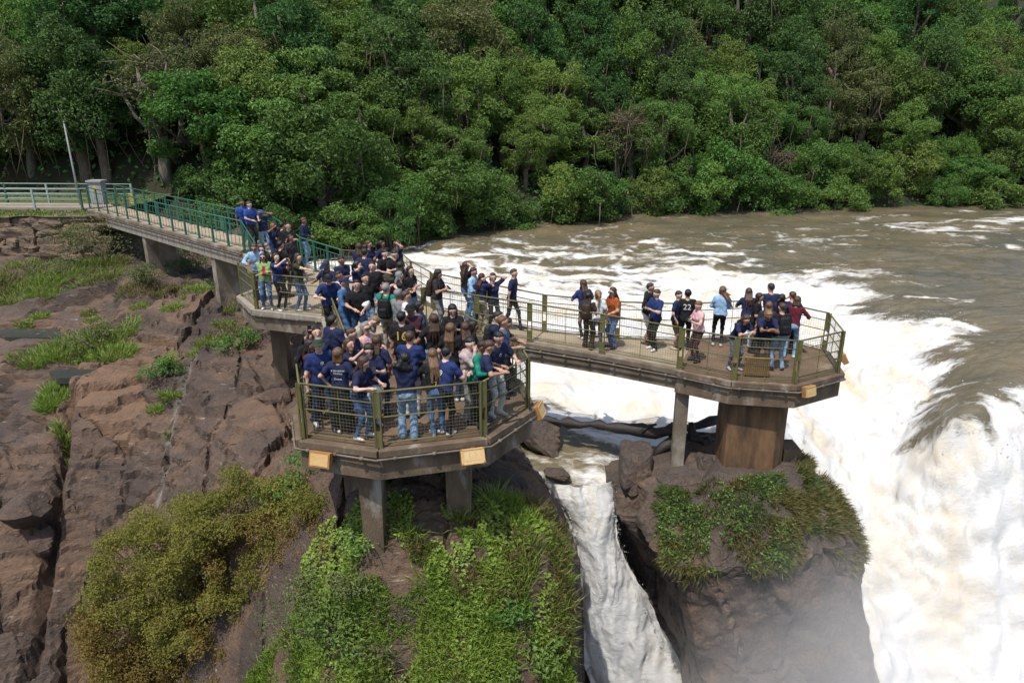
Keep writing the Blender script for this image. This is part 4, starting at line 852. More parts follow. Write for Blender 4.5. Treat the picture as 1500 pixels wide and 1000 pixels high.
dry = fbm(x*.7+9, y*.7, 8, 3)*1.2+smooth(-.4, .9, x)*smooth(11.6, 13.2, y)*.55+.35*rs.rand(len(x))-.12
B = np.stack([x, y, z-.02], 1); D = rs.normal(0, .42, (len(x), 3)); D[:, 2] = 1; D[:, 1] -= .25
hh = rs.uniform(.10, .30, len(x))*(1+.6*smooth(.0, .5, dens[keep][:n]))*np.where(dry > .5, 1.35, 1)
grass_patch('grass', B, D, hh, rs.uniform(.007, .014, len(x)), 'bright green grass and dry stalks covering the ledge below the octagonal platform', GM, rs, dry, .35+.4*fbm(x*1.5, y*1.5, 2, 3)+.35*rs.rand(len(x)))
# taller tussocks standing out of it
nt_ = 70; cx_ = rs.uniform(-5.2, 1.2, nt_); cy_ = rs.uniform(9.6, 13.6, nt_); per = 90; x = np.repeat(cx_, per)+rs.normal(0, .09, nt_*per); y = np.repeat(cy_, per)+rs.normal(0, .09, nt_*per); k = (x < 1.2) & ~((y > 12.4) & (x < -1.2)); x, y = x[k], y[k]
B = np.stack([x, y, ground(x, y)-.03], 1); D = np.stack([(x-np.repeat(cx_, per)[k])*4, (y-np.repeat(cy_, per)[k])*4-.2, np.ones(len(x))], 1)+rs.normal(0, .2, (len(x), 3))
grass_patch('grass', B, D, rs.uniform(.3, .65, len(x))*np.repeat(rs.uniform(.6, 1.2, nt_), per)[k], np.full(len(x), .009), 'tall arching grass tussocks rising from the ledge', GM, rs, np.repeat(rs.rand(nt_), per)[k]*.85, .3+.7*rs.rand(len(x)))
# broad-leaved creepers on the same ledge
n = 15000; x = rs.uniform(-4.6, 1.3, n); y = rs.uniform(9.2, 13.2, n); k = (fbm(x*.9+3, y*.9, 15, 3)+.15+.8*smooth(.0, 1.0, x)*smooth(11.4, 10.4, y) > .08); x, y = x[k], y[k]; z = ground(x, y)
V, F, t = leaves(np.stack([x, y, z+.04+.16*rs.rand(len(x))], 1), np.tile((0, -.4, 1.), (len(x), 1)), .085, .35+.65*rs.rand(len(x)), rs, .75)
link('creepers', mesh_np('creepers', V, F, [M['grass']], False, attrs={'tint': t}), kind='stuff', label='broad-leaved bright green creepers on the grassy ledge', cat='creepers')
# grass curtain on the rock pillar
ri, ci = np.meshgrid(np.arange(6, 108), np.arange(nr), indexing='ij'); P = PIL_V[ri, ci].reshape(-1, 3); fade_ = P[:, 2]
front = (P[:, 1] < 17.2) & (P[:, 0] > 3.7); drop = -3.75-1.1*fbm(P[:, 0]*.9, 3., 1, 3)-.5*(P[:, 0] < 4.6)
wgt = front & (P[:, 2] > drop) & (fbm(P[:, 0]*1.2, P[:, 1]*1.2, P[:, 2]*1.2, 3) > -.22) & ~((P[:, 0] > 5.4) & (P[:, 0] < 7.1) & (P[:, 1] > 16.25)) & ~((P[:, 0] < 4.9) & (P[:, 2] > -2.9))
P = P[wgt]; n = 26000; q = P[rs.randint(len(P), size=n)]+rs.normal(0, .04, (n, 3)); o_ = np.append(q[:, :2]-(5.6, 16.9), np.zeros((n, 1)), 1); o_ /= np.linalg.norm(o_, axis=1)[:, None]
D = o_*.75+rs.normal(0, .35, (n, 3)); D[:, 2] += .75-.55*smooth(-2.9, -3.7, q[:, 2]); dry = fbm(q[:, 0]*.8, q[:, 1]*.8, q[:, 2]*.8+4, 3)+.22+.4*smooth(5.5, 7.6, q[:, 0])+.3*smooth(-3.1, -4.2, q[:, 2])+.3*rs.rand(n)
grass_patch('grass', q, D, rs.uniform(.12, .34, n), rs.uniform(.006, .012, n), 'long grass hanging over the front of the rock pillar', [M['grass_dull'], M['grass_dry']], rs, dry)
n = 7000; q = P[rs.randint(len(P), size=n)]; q = q[(fbm(q[:, 0]*1.1, q[:, 1]*1.1, 22, 2) > -.05) & (q[:, 0] < 6.6)]; V, F, t = leaves(q+rs.normal(0, .06, q.shape)+(0, -.04, .06), np.tile((0, -.6, .8), (len(q), 1)), .075, .2+.7*rs.rand(len(q)), rs, .7)
link('creepers', mesh_np('creepers', V, F, [M['leaf_mid']], False, attrs={'tint': t}), kind='stuff', label='leafy creepers at the foot of the thick platform column', cat='creepers')
# tufts and grass on the shelf and terrace
def tuft_field(spots, label, rs, mats=GM, drybias=0.):
    Bs, Ls, Ds, dr = [], [], [], []
    for px_, py_, z_, r, n, h in spots:
        c = at(px_, py_, z_); a = rs.rand(n)*6.28; rad = r*np.sqrt(rs.rand(n)); x, y = c[0]+np.cos(a)*rad, c[1]+np.sin(a)*rad
        Bs.append(np.stack([x, y, ground(x, y)-.03], 1)); d = np.stack([np.cos(a)*rad/r*.7, np.sin(a)*rad/r*.7, np.ones(n)], 1)+rs.normal(0, .25, (n, 3)); Ds.append(d); Ls.append(h*rs.uniform(.5, 1.2, n)); dr.append(np.full(n, rs.rand()*.8+drybias)*rs.uniform(.7, 1.3, n))
    B = np.concatenate(Bs); grass_patch('grass', B, np.concatenate(Ds), np.concatenate(Ls), np.full(len(B), .011), label, mats, rs, np.concatenate(dr))
tuft_field([(78,585,-2.6,.42,900,.5),(92,612,-2.7,.25,300,.45),(60,465,-2.0,.3,300,.3),(35,472,-2.,.3,300,.25),(130,455,-1.8,.3,300,.25),(210,458,-1.8,.45,400,.25),(255,468,-1.8,.4,350,.25),(300,500,-2,.4,350,.3),(330,480,-1.8,.4,350,.28),(290,440,-1.5,.6,500,.35),(340,455,-1.5,.4,350,.3),(250,585,-2.6,.3,350,.3),(135,470,-2.,.3,250,.25),(98,650,-3.3,.14,160,.2),(92,700,-4.,.14,160,.2),(300,510,-2.0,.6,400,.35),(345,500,-2.0,.5,350,.35),(228,600,-2.7,.2,200,.25),(250,640,-3.2,.15,100,.2)], 'separate green grass tufts growing in cracks of the rock shelf', rs)
tuft_field([(30,400,-1.2,1.6,1800,.5),(90,405,-1.3,1.5,1800,.5),(20,425,-1.6,1.4,1300,.45),(150,415,-1.4,1.2,1200,.45),(210,430,-1.4,1.1,1000,.4),(60,430,-1.7,1.0,900,.4),(250,430,-1.4,.8,800,.4),(150,395,-1.2,1.2,1200,.5),(-40,410,-1.3,1.6,1200,.5)], 'rough mixed grass at the foot of the boulder wall', rs, drybias=.15)
tuft_field([(100,520,-2.3,1.1,1300,.55),(140,510,-2.3,1.,1200,.6),(60,530,-2.4,.9,800,.5),(170,530,-2.4,.7,800,.5),(180,500,-2.2,.6,600,.6)], 'tall grey-green grass around the small pool on the shelf', rs)
n = 9000; x = rs.uniform(-44, -20.8, n); y = np.where(rs.rand(n) < .5, rs.uniform(35.5, 37.2, n), rs.uniform(41, 45, n)); B = np.stack([x, y, np.full(n, 1.13)], 1); D = rs.normal(0, .3, (n, 3)); D[:, 2] = 1
grass_patch('grass', B, D, rs.uniform(.08, .2, n), np.full(n, .02), 'short lawn on both sides of the path', GM, rs, rs.rand(n)*.8)
# shrubs on the rocks, each of its own
def shrub(px_, py_, z_, r, h, mat, label, leaf=.09, seed=0, per=420):
    rs = np.random.RandomState(300+seed); c = at(px_, py_, z_); c[2] = ground(c[0], c[1]); t = thing('shrub', label, 'shrub', tuple(c))
    cs = [np.array((rs.normal(0, r*.42), rs.normal(0, r*.42), h*rs.uniform(.25, .85))) for k in range(14)]; C, N_, K = clump_cloud(rs, cs, [r*.42*rs.uniform(.7, 1.3) for _ in cs], per/r**1.2, .3, .4)
    V, F, ti = leaves(C, N_, leaf, .2+.4*K+.4*rs.rand(len(C)), rs); link('foliage', mesh_np('foliage', V, F, [mat], False, attrs={'tint': ti}), t)
    for q in cs[:7]: g = G(); g.tube([(0, 0, -.1), q*.5, q], [.03, .02, .006], 5); link('stem', g.mesh('stem', M['bark'], True), t)
for k, a in enumerate([(152,385,-1.0,1.7,2.0,M['leaf_olive'],'feathery green bush growing against the boulder wall',.11), (100,395,-1.1,1.1,1.0,M['leaf_olive'],'low scrubby bush at the base of the boulder wall',.10), (275,378,-1.2,.6,.7,M['leaf_light'],'small bright shrub between the two footbridge piers',.10),
    (210,425,-1.4,.9,.8,M['leaf_olive'],'grey-green shrub in front of the first pier',.09), (355,520,-2.1,.75,.8,M['leaf_mid'],'dark green shrub beside the hub deck foundations',.09), (238,562,-2.45,.6,.55,M['leaf_mid'],'compact green shrub on the edge of the white seam',.08),
    (250,555,-2.4,.45,.5,M['leaf_light'],'small light green sprig next to the compact shrub',.07), (150,515,-2.3,1.0,.9,M['leaf_olive'],'sprawling shrub over the pool outlet',.09), (270,395,-1.2,1.0,.9,M['leaf_dark'],'dark shrub in the shade under the straight footbridge',.1),
    (330,430,-1.3,.7,.6,M['leaf_mid'],'shrub in the shade behind the second pier',.09), (430,760,-2.9,.9,1.0,M['leaf_mid'],'leafy shrub between the olive bush and the platform pillar',.08), (470,720,-2.6,.6,.8,M['leaf_mid'],'dark green shrub in the shade behind the front pillar',.08), (640,730,-2.2,1.0,.7,M['leaf_dark'],'shaded shrub under the octagonal platform',.09), (540,860,-2.9,.45,.35,M['leaf_light'],'little bright shrub in the ledge grass',.07), (455,880,-3.4,.8,.8,M['leaf_olive'],'olive shrub joining the large bush to the ledge grass',.07), (500,950,-3.7,.8,.7,M['leaf_light'],'bright shrub on the slope right of the large bush',.08), (465,960,-4.3,.9,.9,M['leaf_olive'],'dense olive shrub at the lower right of the large bush',.07), (520,890,-3.0,.6,.5,M['leaf_olive'],'small olive shrub below the front pillar',.07), (800,960,-3.9,.6,.5,M['leaf_light'],'bright leafy shrub on the ledge rim above the narrow fall',.10), (755,900,-3.2,.4,.4,M['leaf_mid'],'dark green shrub by the overhang on the ledge',.08)]): shrub(*a, seed=k)
# ---- still pool on the shelf
M['pool'] = material('pool_water', (.035, .045, .045), (.05, .05, .04), 2, .08, .1, 3, spec=.5)
pc = at(120, 568, -2.5); pz = float(np.median(ground(pc[0]+rs.uniform(-.6, .6, 50), pc[1]+rs.uniform(-.3, .3, 50))))+.03
g = G(); g.prism([(pc[0]+.95*math.cos(a)*(1+.25*math.sin(3*a)), pc[1]+.5*math.sin(a)*(1+.2*math.cos(2*a))) for a in np.linspace(0, 6.28, 28, endpoint=False)], pz-.2, pz)
link('pool', g.mesh('pool', M['pool']), kind='structure')
g = G(); pc = at(60, 490, -2.2); g.prism([(pc[0]+1.9*math.cos(a)*(1+.25*math.sin(3*a)), pc[1]+.7*math.sin(a)*(1+.2*math.cos(2*a))) for a in np.linspace(0, 6.28, 28, endpoint=False)], -2.5, float(ground(np.array(pc[0]), np.array(pc[1])))+.03)
link('pool', g.mesh('pool', M['pool']), kind='structure')

# ================================================================== people
PAL = {'navy': (.019, .025, .068), 'blue': (.020, .036, .125), 'royal': (.03, .075, .29), 'black': (.014, .014, .016), 'charcoal': (.030, .030, .034), 'grey': (.20, .20, .21), 'lgrey': (.42, .41, .40), 'white': (.72, .71, .69),
       'maroon': (.10, .012, .022), 'plum': (.055, .022, .032), 'orange': (.34, .085, .022), 'pink': (.68, .40, .44), 'lblue': (.30, .47, .68), 'denim': (.075, .155, .31), 'jean_light': (.22, .35, .50), 'jean_dark': (.022, .042, .10), 'jean_pale': (.45, .53, .60),
       'khaki': (.30, .255, .20), 'olive': (.035, .045, .025), 'green': (.012, .20, .13), 'lime': (.25, .38, .15), 'beige': (.42, .34, .25), 'brown': (.05, .032, .024), 'red': (.36, .03, .028), 'dusty': (.42, .33, .33), 'slate': (.10, .13, .19), 'floral': (.02, .018, .022)}
HAIR = {'black': (.008, .007, .007), 'dark': (.022, .014, .010), 'brown': (.065, .033, .018), 'lbrown': (.14, .075, .036), 'blond': (.24, .145, .065), 'grey': (.22, .215, .22), 'auburn': (.055, .012, .010)}
SKIN = [(.56, .33, .24), (.46, .26, .18), (.62, .40, .31), (.24, .115, .07), (.53, .31, .22)]
_cm = {}
def cloth(kind, key, c, rough=.85):
    k = (kind, key)
    if k not in _cm:
        d = tuple(v*.62 for v in c); s = {'denim': 14, 'hair': 26, 'skin': 6, 'shoe': 9}.get(kind, 7)
        _cm[k] = material(kind+'_'+str(key), c, d, s, {'hair': .42, 'skin': .55, 'shoe': .5}.get(kind, rough), {'hair': .55, 'skin': 0, 'shoe': .1}.get(kind, .55), {'hair': 60, 'denim': 30}.get(kind, 22), detail=4,
            stretch=(1, 1, .25) if kind == 'hair' else (1, 1, .6) if kind == 'denim' else (1, 1, 1), spec=.45 if kind in ('hair', 'skin') else .2)
    return _cm[k]
EYE = material('eye_dark', (.02, .015, .012), rough=.3); LIP = material('lips', (.30, .10, .085), rough=.5); GLASS = material('sunglasses', (.006, .006, .007), rough=.12, spec=.6)
PRINT = {'white': material('print_white', (.62, .62, .62)), 'yellow': material('print_yellow', (.52, .36, .06)), 'dark': material('print_dark', (.02, .02, .03))}

def surface_nets(f, lo, hi, h):
    """smooth quad surface of f = 0 on a grid of spacing h"""
    B_ = 4; nn = [int(math.ceil((hi[i]-lo[i]+4*h)/(h*B_)))*B_ for i in range(3)]; ax = [lo[i]-2*h+h*np.arange(nn[i]) for i in range(3)]
    cx = [a.reshape(-1, B_).mean(1) for a in ax]; Cg = np.stack(np.meshgrid(*cx, indexing='ij'), -1); cv = f(Cg.reshape(-1, 3)).reshape(Cg.shape[:3]); near = np.abs(cv) < h*B_*1.15+.012
    full = np.repeat(np.repeat(np.repeat(near, B_, 0), B_, 1), B_, 2); v = np.where(np.repeat(np.repeat(np.repeat(cv, B_, 0), B_, 1), B_, 2) < 0, -1., 1.); I0 = np.argwhere(full)
    v[full] = f(np.stack([ax[k][I0[:, k]] for k in range(3)], 1))
    nx, ny, nz = v.shape; ins = v < 0
    c = [ins[i:nx-1+i, j:ny-1+j, k:nz-1+k] for i in (0, 1) for j in (0, 1) for k in (0, 1)]
    s = sum(q.astype(np.int8) for q in c); act = (s > 0) & (s < 8); idx = np.full(act.shape, -1); n = int(act.sum()); idx[act] = np.arange(n)
    I = np.argwhere(act); P = np.zeros((n, 3)); W_ = np.zeros(n)
    for axis in range(3):
        for a in (0, 1):
            for b in (0, 1):
                o = [0, 0, 0]; q = [k for k in range(3) if k != axis]; o[q[0]], o[q[1]] = a, b; o2 = list(o); o2[axis] = 1
                v0 = v[tuple((I+o).T)]; v1 = v[tuple((I+o2).T)]; m_ = (v0 < 0) != (v1 < 0); t = np.where(m_, v0/np.where(m_, v0-v1, 1), 0); p = np.tile(np.array(o, float), (n, 1)); p[:, axis] = t
                P += p*m_[:, None]; W_ += m_
    V = (I+P/W_[:, None])*h+np.array([a[0] for a in ax]); Fs = []
    for axis in range(3):
        sl = [slice(None)]*3; sl[axis] = slice(0, -1); sr = [slice(None)]*3; sr[axis] = slice(1, None); ch = ins[tuple(sl)] != ins[tuple(sr)]; E_ = np.argwhere(ch); q = [(axis+1) % 3, (axis+2) % 3]
        E_ = E_[(E_[:, q[0]] > 0) & (E_[:, q[1]] > 0)]; flip = ins[tuple(sl)][tuple(E_.T)]
        def at_(da, db): r = E_.copy(); r[:, q[0]] += da; r[:, q[1]] += db; return idx[tuple(r.T)]
        Q = np.stack([at_(-1, -1), at_(0, -1), at_(0, 0), at_(-1, 0)], 1); Fs.append(np.where(flip[:, None], Q, Q[:, ::-1]))
    F = np.concatenate(Fs); return V, F[(F >= 0).all(1)]
def cap_d(p, a, b, ra, rb):
    ba = b-a; t = np.clip(((p-a)@ba)/max(ba@ba, 1e-9), 0, 1); return np.linalg.norm(p-a-t[:, None]*ba, axis=1)-(ra+(rb-ra)*t)
def smin(a, b, k):
    h = np.clip(.5+.5*(b-a)/k, 0, 1); return b+(a-b)*h-k*h*(1-h)
def sdf(prims, k=.03):
    A = [(np.array(a, float), np.array(b, float), ra, rb, t) for a, b, ra, rb, t in prims]
    def f(p):
        d = None
        for a, b, ra, rb, t in A: q = cap_d(p, a, b, ra, rb); d = q if d is None else smin(d, q, k)
        return d
    def tag(p): D = np.stack([cap_d(p, a, b, ra, rb) for a, b, ra, rb, t in A], 1); return np.array([q[4] for q in A])[D.argmin(1)]
    lo = np.min([np.minimum(a-ra, b-rb) for a, b, ra, rb, t in A], axis=0); hi = np.max([np.maximum(a+ra, b+rb) for a, b, ra, rb, t in A], axis=0); return f, tag, lo, hi
def rotx(a): c, s = math.cos(a), math.sin(a); return np.array(((1, 0, 0), (0, c, -s), (0, s, c)))
def rotz(a): c, s = math.cos(a), math.sin(a); return np.array(((c, -s, 0), (s, c, 0), (0, 0, 1)))
def ik(S_, T_, l1, l2, pole):
    d = T_-S_; L_ = np.linalg.norm(d); d = d/L_; L_ = min(L_, (l1+l2)*.995); T_ = S_+d*L_; x = (l1*l1-l2*l2+L_*L_)/(2*L_); h = math.sqrt(max(l1*l1-x*x, 0)); q = pole-d*(pole@d); q /= np.linalg.norm(q); return S_+d*x+q*h, T_
# pose: lean (deg), head pitch, head yaw, right hand, left hand (forward is -y, right is -x), stride
POSES = {'down': (0, 5, 0, (-.27, -.02, .80), (.27, -.02, .80), 0), 'rail': (12, 14, 0, (-.22, -.40, 1.15), (.20, -.40, 1.15), 0), 'elbows': (30, 8, 0, (.02, -.62, 1.17), (.06, -.58, 1.15), .1), 'phone': (2, 24, 0, (-.05, -.30, 1.22), (.06, -.29, 1.20), 0),
  'photo': (-2, 0, 0, (-.07, -.36, 1.55), (.08, -.36, 1.53), 0), 'photo1': (0, -8, 0, (-.16, -.40, 1.78), (.20, -.22, 1.15), 0), 'hair': (0, 8, 0, (-.12, -.02, 1.63), (.13, .0, 1.60), 0), 'crossed': (0, 6, 0, (.10, -.20, 1.17), (-.10, -.22, 1.14), 0),
  'hips': (0, 4, 0, (-.22, -.03, .99), (.22, -.03, .99), 0), 'chin': (5, 14, 0, (.0, -.17, 1.43), (-.12, -.24, 1.12), 0), 'walk': (4, 6, 0, (-.28, -.16, .86), (.28, .12, .84), .30), 'side': (2, 8, -20, (-.27, 0, .82), (.58, -.16, 1.16), .22), 'point': (3, 5, 0, (-.28, -.66, 1.30), (.24, -.12, 1.02), .08),
  'bend': (58, 20, 0, (-.18, -.75, .72), (.2, -.70, .74), 0), 'hold': (4, 12, 0, (-.10, -.27, 1.05), (.10, -.27, 1.02), 0), 'pocket': (2, 10, 0, (-.21, -.10, .90), (.21, -.10, .90), 0), 'face': (4, 6, 20, (-.02, -.16, 1.52), (.26, -.05, .84), 0), 'cuddle': (3, 10, 25, (-.24, -.36, 1.1), (.20, -.30, 1.18), 0)}
def person_mesh(sex, pose, top, bottom, hair, H, rs, vox):
    lean, hp, hy, RHd, LHd, stride = POSES[pose]; lean += rs.uniform(-2, 3); hy += rs.uniform(-14, 14); hp += rs.uniform(-9, 2); sc = H/1.70; P = []; fem = sex == 'f'
    sw = .165 if fem else .185; hw = .088 if fem else .084; bulk = rs.uniform(.93, 1.10); R = rotx(math.radians(lean)); hip = np.array((0, 0, .90)); sway = rs.uniform(-.02, .02)
    up = lambda x, y, z: R@(np.array((x, y, z), float)-hip)+hip+(sway, 0, 0)
    # legs
    leg = 'pants' if bottom not in ('shorts', 'skirt') else 'skin'; wl = {'wide': 1.32, 'slim': .92, 'shorts': .9, 'skirt': .88}.get(bottom, 1.08)
    fa = rs.uniform(-.05, .05); feet = {}
    for s in (-1, 1):
        hj = np.array((s*hw+sway*.5, 0, .90)); fy = -s*stride+s*fa; an = np.array((s*(.10+rs.uniform(-.015, .03)), fy, .085)); kn, _ = ik(hj, an, .435, .42, np.array((s*.1, -1., 0)))
        P.append((hj, kn, .088*bulk*(1.05 if leg == 'pants' else .95), .058*wl, leg)); P.append((kn, an, .056*wl, (.045*wl if leg == 'pants' else .034)*(1.25 if bottom == 'wide' else 1), leg))
        if leg == 'pants': P.append((an, an-(0, 0, .035), .048*wl*(1.2 if bottom == 'wide' else 1), .046*wl*(1.25 if bottom == 'wide' else 1), leg))
        toe = an+np.array((s*.03, -.155, -.045)); P.append((an+(0, .03, -.042), toe, .043, .036, 'shoe')); feet[s] = an
        if bottom == 'shorts': P.append((hj, hj+(kn-hj)*.78, .097*bulk, .088, 'pants'))
    if bottom == 'skirt': P += [(np.array((s*.05, 0, .90)), np.array((s*.11, -.01, .22)), .12, .13, 'pants') for s in (-1, 1)]
    P.append((np.array((-.06, .012, .905)), np.array((.06, .012, .905)), .112*bulk, .112*bulk, 'pants'))
    # torso
    big = 1.10 if top in ('hoodie', 'jacket') else 1.0; bw = bulk*big
    for z, hx, r, y in ((.945, .075, .108*bw, .0), (1.02, .068, .104*bw, -.004), (1.10, .07 if not fem else .058, .102*bw, -.006), (1.19, .085 if not fem else .070, .104*bw, -.006), (1.28, .098 if not fem else .083, .106*bw, -.004), (1.355, .115 if not fem else .098, .088*bw, .004)):
        P.append((up(-hx, y, z), up(hx, y, z), r, r, 'shirt'))
    if fem: P += [(up(s*.065, -.085, 1.245), up(s*.06, -.07, 1.27), .058, .05, 'shirt') for s in (-1, 1)]
    P.append((up(-sw+.045, .006, 1.395), up(sw-.045, .006, 1.395), .058*big, .058*big, 'shirt' if top != 'tank' else 'skin')); P.append((up(0, .012, 1.40), up(0, -.005, 1.50), .058, .052, 'skin'))
    if top == 'hoodie': P.append((up(-.07, .07, 1.42), up(.07, .07, 1.42), .06, .06, 'shirt'))
    # arms
    hands = []
    for s, tg in ((-1, RHd), (1, LHd)):
        S_ = up(s*sw, .006, 1.385); tg = np.array(tg)+rs.normal(0, .018, 3); pole = np.array((s*.75, .35, -.6)) if pose not in ('hair',) else np.array((s*1., -.2, -.15)); e, wr = ik(S_, tg, .285, .25, pole); sl = top in ('long', 'hoodie', 'jacket')
        P.append((S_, e, .049*bulk, .039*bulk, 'skin' if not sl else 'shirt')); P.append((e, wr, .038*bulk*(1.2 if sl else 1), .026*(1.35 if sl else 1), 'skin' if not sl else 'shirt'))
        if sl: P.append((S_, e, .060*big, .052*big, 'shirt'))
        if top == 'tee': P.append((S_, S_+(e-S_)*.62, .066, .063, 'shirt'))
        d = (wr-e)/np.linalg.norm(wr-e); P.append((wr, wr+d*.075, .028, .034, 'skin')); hands.append((wr+d*.085, d, s))
    # head
    HR = R@rotz(math.radians(hy))@rotx(math.radians(hp)); hc = up(0, -.012, 1.585); hd = lambda x, y, z: HR@np.array((x, y, z), float)+hc
    P += [(hd(0, .018, .022), hd(0, -.012, .022), .088, .084, 'skin'), (hd(0, -.012, -.04), hd(0, -.035, -.072), .068, .050, 'skin'), (hd(0, -.088, .0), hd(0, -.108, -.022), .010, .018, 'skin')]
    P += [(hd(s*.084, .012, .015), hd(s*.088, .016, -.018), .018, .013, 'skin') for s in (-1, 1)]
    f, tag, lo, hi = sdf(P, .028)
    fo = rs.rand()*50
    g_ = lambda p: f(p)+.006*np.sin(p[:, 2]*38+3*np.sin(p[:, 0]*17+fo)+p[:, 1]*9+fo)*(p[:, 2] < 1.38)*(p[:, 2] > .12)
    V, F = surface_nets(g_, lo, hi, vox); T_ = tag(V[F].mean(1)); order = ['skin', 'shirt', 'pants', 'shoe']; mi = np.array([order.index(t) for t in T_])
    V[:, 2] = np.maximum(V[:, 2], 0.0)
    # fingers, eyes, mouth
    x = G()
    for w0, d, s in hands:
        a = np.cross(d, (0, 0, 1.)); a = a/np.linalg.norm(a) if np.linalg.norm(a) > .1 else np.array((1., 0, 0)); n_ = np.cross(a, d); n_ *= -1 if n_[2] > 0 else 1
        for k, (o_, L_) in enumerate(((-.027, .058), (-.009, .070), (.009, .066), (.026, .052))):
            b = w0+a*o_; x.tube([b, b+d*L_*.55+n_*L_*.10, b+d*L_*.85+n_*L_*.45], [.0095, .009, .007], 5, 0)
        b = w0-d*.05-a*s*.03; x.tube([b, b-a*s*.028+d*.028, b-a*s*.03+d*.058+n_*.01], [.011, .010, .008], 5, 0)
    for s in (-1, 1): x.tube([hd(s*.034-.012, -.088, .022), hd(s*.034, -.0955, .025), hd(s*.034+.012, -.088, .022)], [.003, .006, .003], 5, 4); x.tube([hd(s*.034-.016, -.086, .044), hd(s*.034+.016, -.086, .046)], .0032, 4, 4)
    x.tube([hd(-.022, -.083, -.052), hd(0, -.090, -.053), hd(.022, -.083, -.052)], [.004, .007, .004], 5, 5)
    XV = np.concatenate(x.v); VV = np.concatenate([V, XV])*sc; FL, ML = [F], [mi]
    for q in (4, 5): sel_ = [k for k, g0 in enumerate(x.f) if len(g0) == q]; FL.append(np.array([x.f[k] for k in sel_])+len(V)); ML.append(np.array([x.m[k] for k in sel_]))
    me = mesh_np('body', VV, FL, (), True, midx=np.concatenate(ML))
    # hair
    hm = None; HP = []; cap = hair == 'cap'
    if hair != 'bald':
        k = .010 if hair == 'cap' else .013 if hair == 'short' else .022
        HP = [(hd(0, .036, .042), hd(0, .016, .056), .086+k*.55, .080+k*.55, 0)]+([(hd(0, .05, .0), hd(0, .055, -.03), .070+k*.5, .054, 0)] if hair not in ('short', 'cap') else [(hd(0, .06, .01), hd(0, .066, -.02), .058, .046, 0)])
        if hair == 'short': HP += [(hd(-.04, -.045, .100), hd(.04, -.045, .100), .022, .022, 0)]
        if hair in ('long', 'blow', 'tail', 'bob', 'curly'):
            HP += [(hd(s*.07, .01, .02), hd(s*.072, .02, -.07), .034, .03, 0) for s in (-1, 1)]; HP.append((hd(-.035, -.035, .102), hd(.035, -.035, .102), .016, .016, 0))
        b1, b2 = up(0, .125, 1.42), up(0, .150, 1.30)
        if hair == 'bob': HP += [(hd(s*.05, .05, -.02), hd(s*.06, .05, -.12), .05, .045, 0) for s in (-1, 0, 1)]
        if hair == 'long':
            L_ = rs.uniform(1.06, 1.22)
            for s in (-1.25, -.6, 0, .6, 1.25): q_ = up(s*.062+rs.normal(0, .008), .112+.02*rs.rand(), 1.38); HP += [(hd(s*.045, .055, -.02), q_, .040, .034, 0), (q_, up(s*.062+rs.normal(0, .022), .130+rs.normal(0, .012), L_+rs.uniform(-.05, .07)), .032, .010, 0)]
            if rs.rand() < .6: HP += [(hd(s*.082, -.005, -.04), up(s*.10, -.06, 1.36), .026, .026, 0) for s in (-1, 1)]+[(up(s*.10, -.06, 1.36), up(s*.09, -.10, 1.22), .026, .016, 0) for s in (-1, 1)]
        if hair == 'blow':
            for s in range(5): a = hd(rs.normal(0, .03), .05, -.01); m_ = a+np.array((-.10-rs.rand()*.06, .06+rs.normal(0, .03), -.05-.05*s)); HP += [(a, m_, .045, .032, 0), (m_, m_+np.array((-.12, .03, -.05-.03*s)), .03, .012, 0)]
        if hair == 'tail': HP += [(hd(0, .10, .03), hd(0, .15, -.02), .035, .04, 0), (hd(0, .15, -.02), up(0, .15, 1.24), .04, .018, 0)]
        if hair == 'curly': HP += [(hd(rs.normal(0, .07), .05+rs.normal(0, .03), -.02-rs.rand()*.16), hd(rs.normal(0, .08), .07, -.05-rs.rand()*.14), .05, .045, 0) for _ in range(14)]
        fh, _, l2, h2 = sdf(HP, .014); face = (hd(0, -.090, .006), hd(0, -.170, .008))
        fq = lambda p: np.maximum(fh(p)+(.006 if hair != 'curly' else .014)*np.sin(p[:, 0]*130+9*np.sin(p[:, 2]*14))*.5, -(cap_d(p, face[0], face[1], .090, .11)))
        Vh, Fh = surface_nets(fq, l2, h2, vox*.8); hm = mesh_np('hair', Vh*sc, Fh, smooth_=True)
    cm_ = None
    if cap:
        c = G(); rows = []
        for i in range(5):
            t = i/4*math.pi/2*.98; rows.append([hd(math.cos(a)*.108*math.cos(t), .014+math.sin(a)*.120*math.cos(t), .055+.075*math.sin(t)) for a in np.linspace(0, 6.283, 18, endpoint=False)])
        V_ = np.concatenate(rows); c.add(V_, [(r*18+k, r*18+(k+1) % 18, (r+1)*18+(k+1) % 18, (r+1)*18+k) for r in range(4) for k in range(18)]+[tuple(range(72, 90))])
        A_ = np.linspace(-1.15, 1.15, 9)-math.pi/2; b0 = [hd(math.cos(a)*.106, .014+math.sin(a)*.118, .058) for a in A_]; b1_ = [hd(math.cos(a)*.125, -.05+math.sin(a)*.145, .045) for a in A_]; lowb = [p-(0, 0, .008) for p in b1_]+[p-(0, 0, .008) for p in b0]
        c.add(b0+b1_+lowb, [(k, k+1, 10+k, 9+k) for k in range(8)]+[(18+k, 19+k, 28+k, 27+k) for k in range(8)]+[(9+k, 10+k, 19+k, 18+k) for k in range(8)])
        cm_ = c.mesh('cap', [], True); cm_.transform(Matrix.Scale(sc, 4))
    gm = None
    if True:
        c = G(); c.tube([hd(-.066, -.080, .024), hd(-.034, -.103, .024), hd(0, -.106, .028), hd(.034, -.103, .024), hd(.066, -.080, .024)], [.014, .022, .008, .022, .014], 8)
        for s in (-1, 1): c.tube([hd(s*.066, -.080, .026), hd(s*.09, .0, .024)], .004, 4)
        gm = c
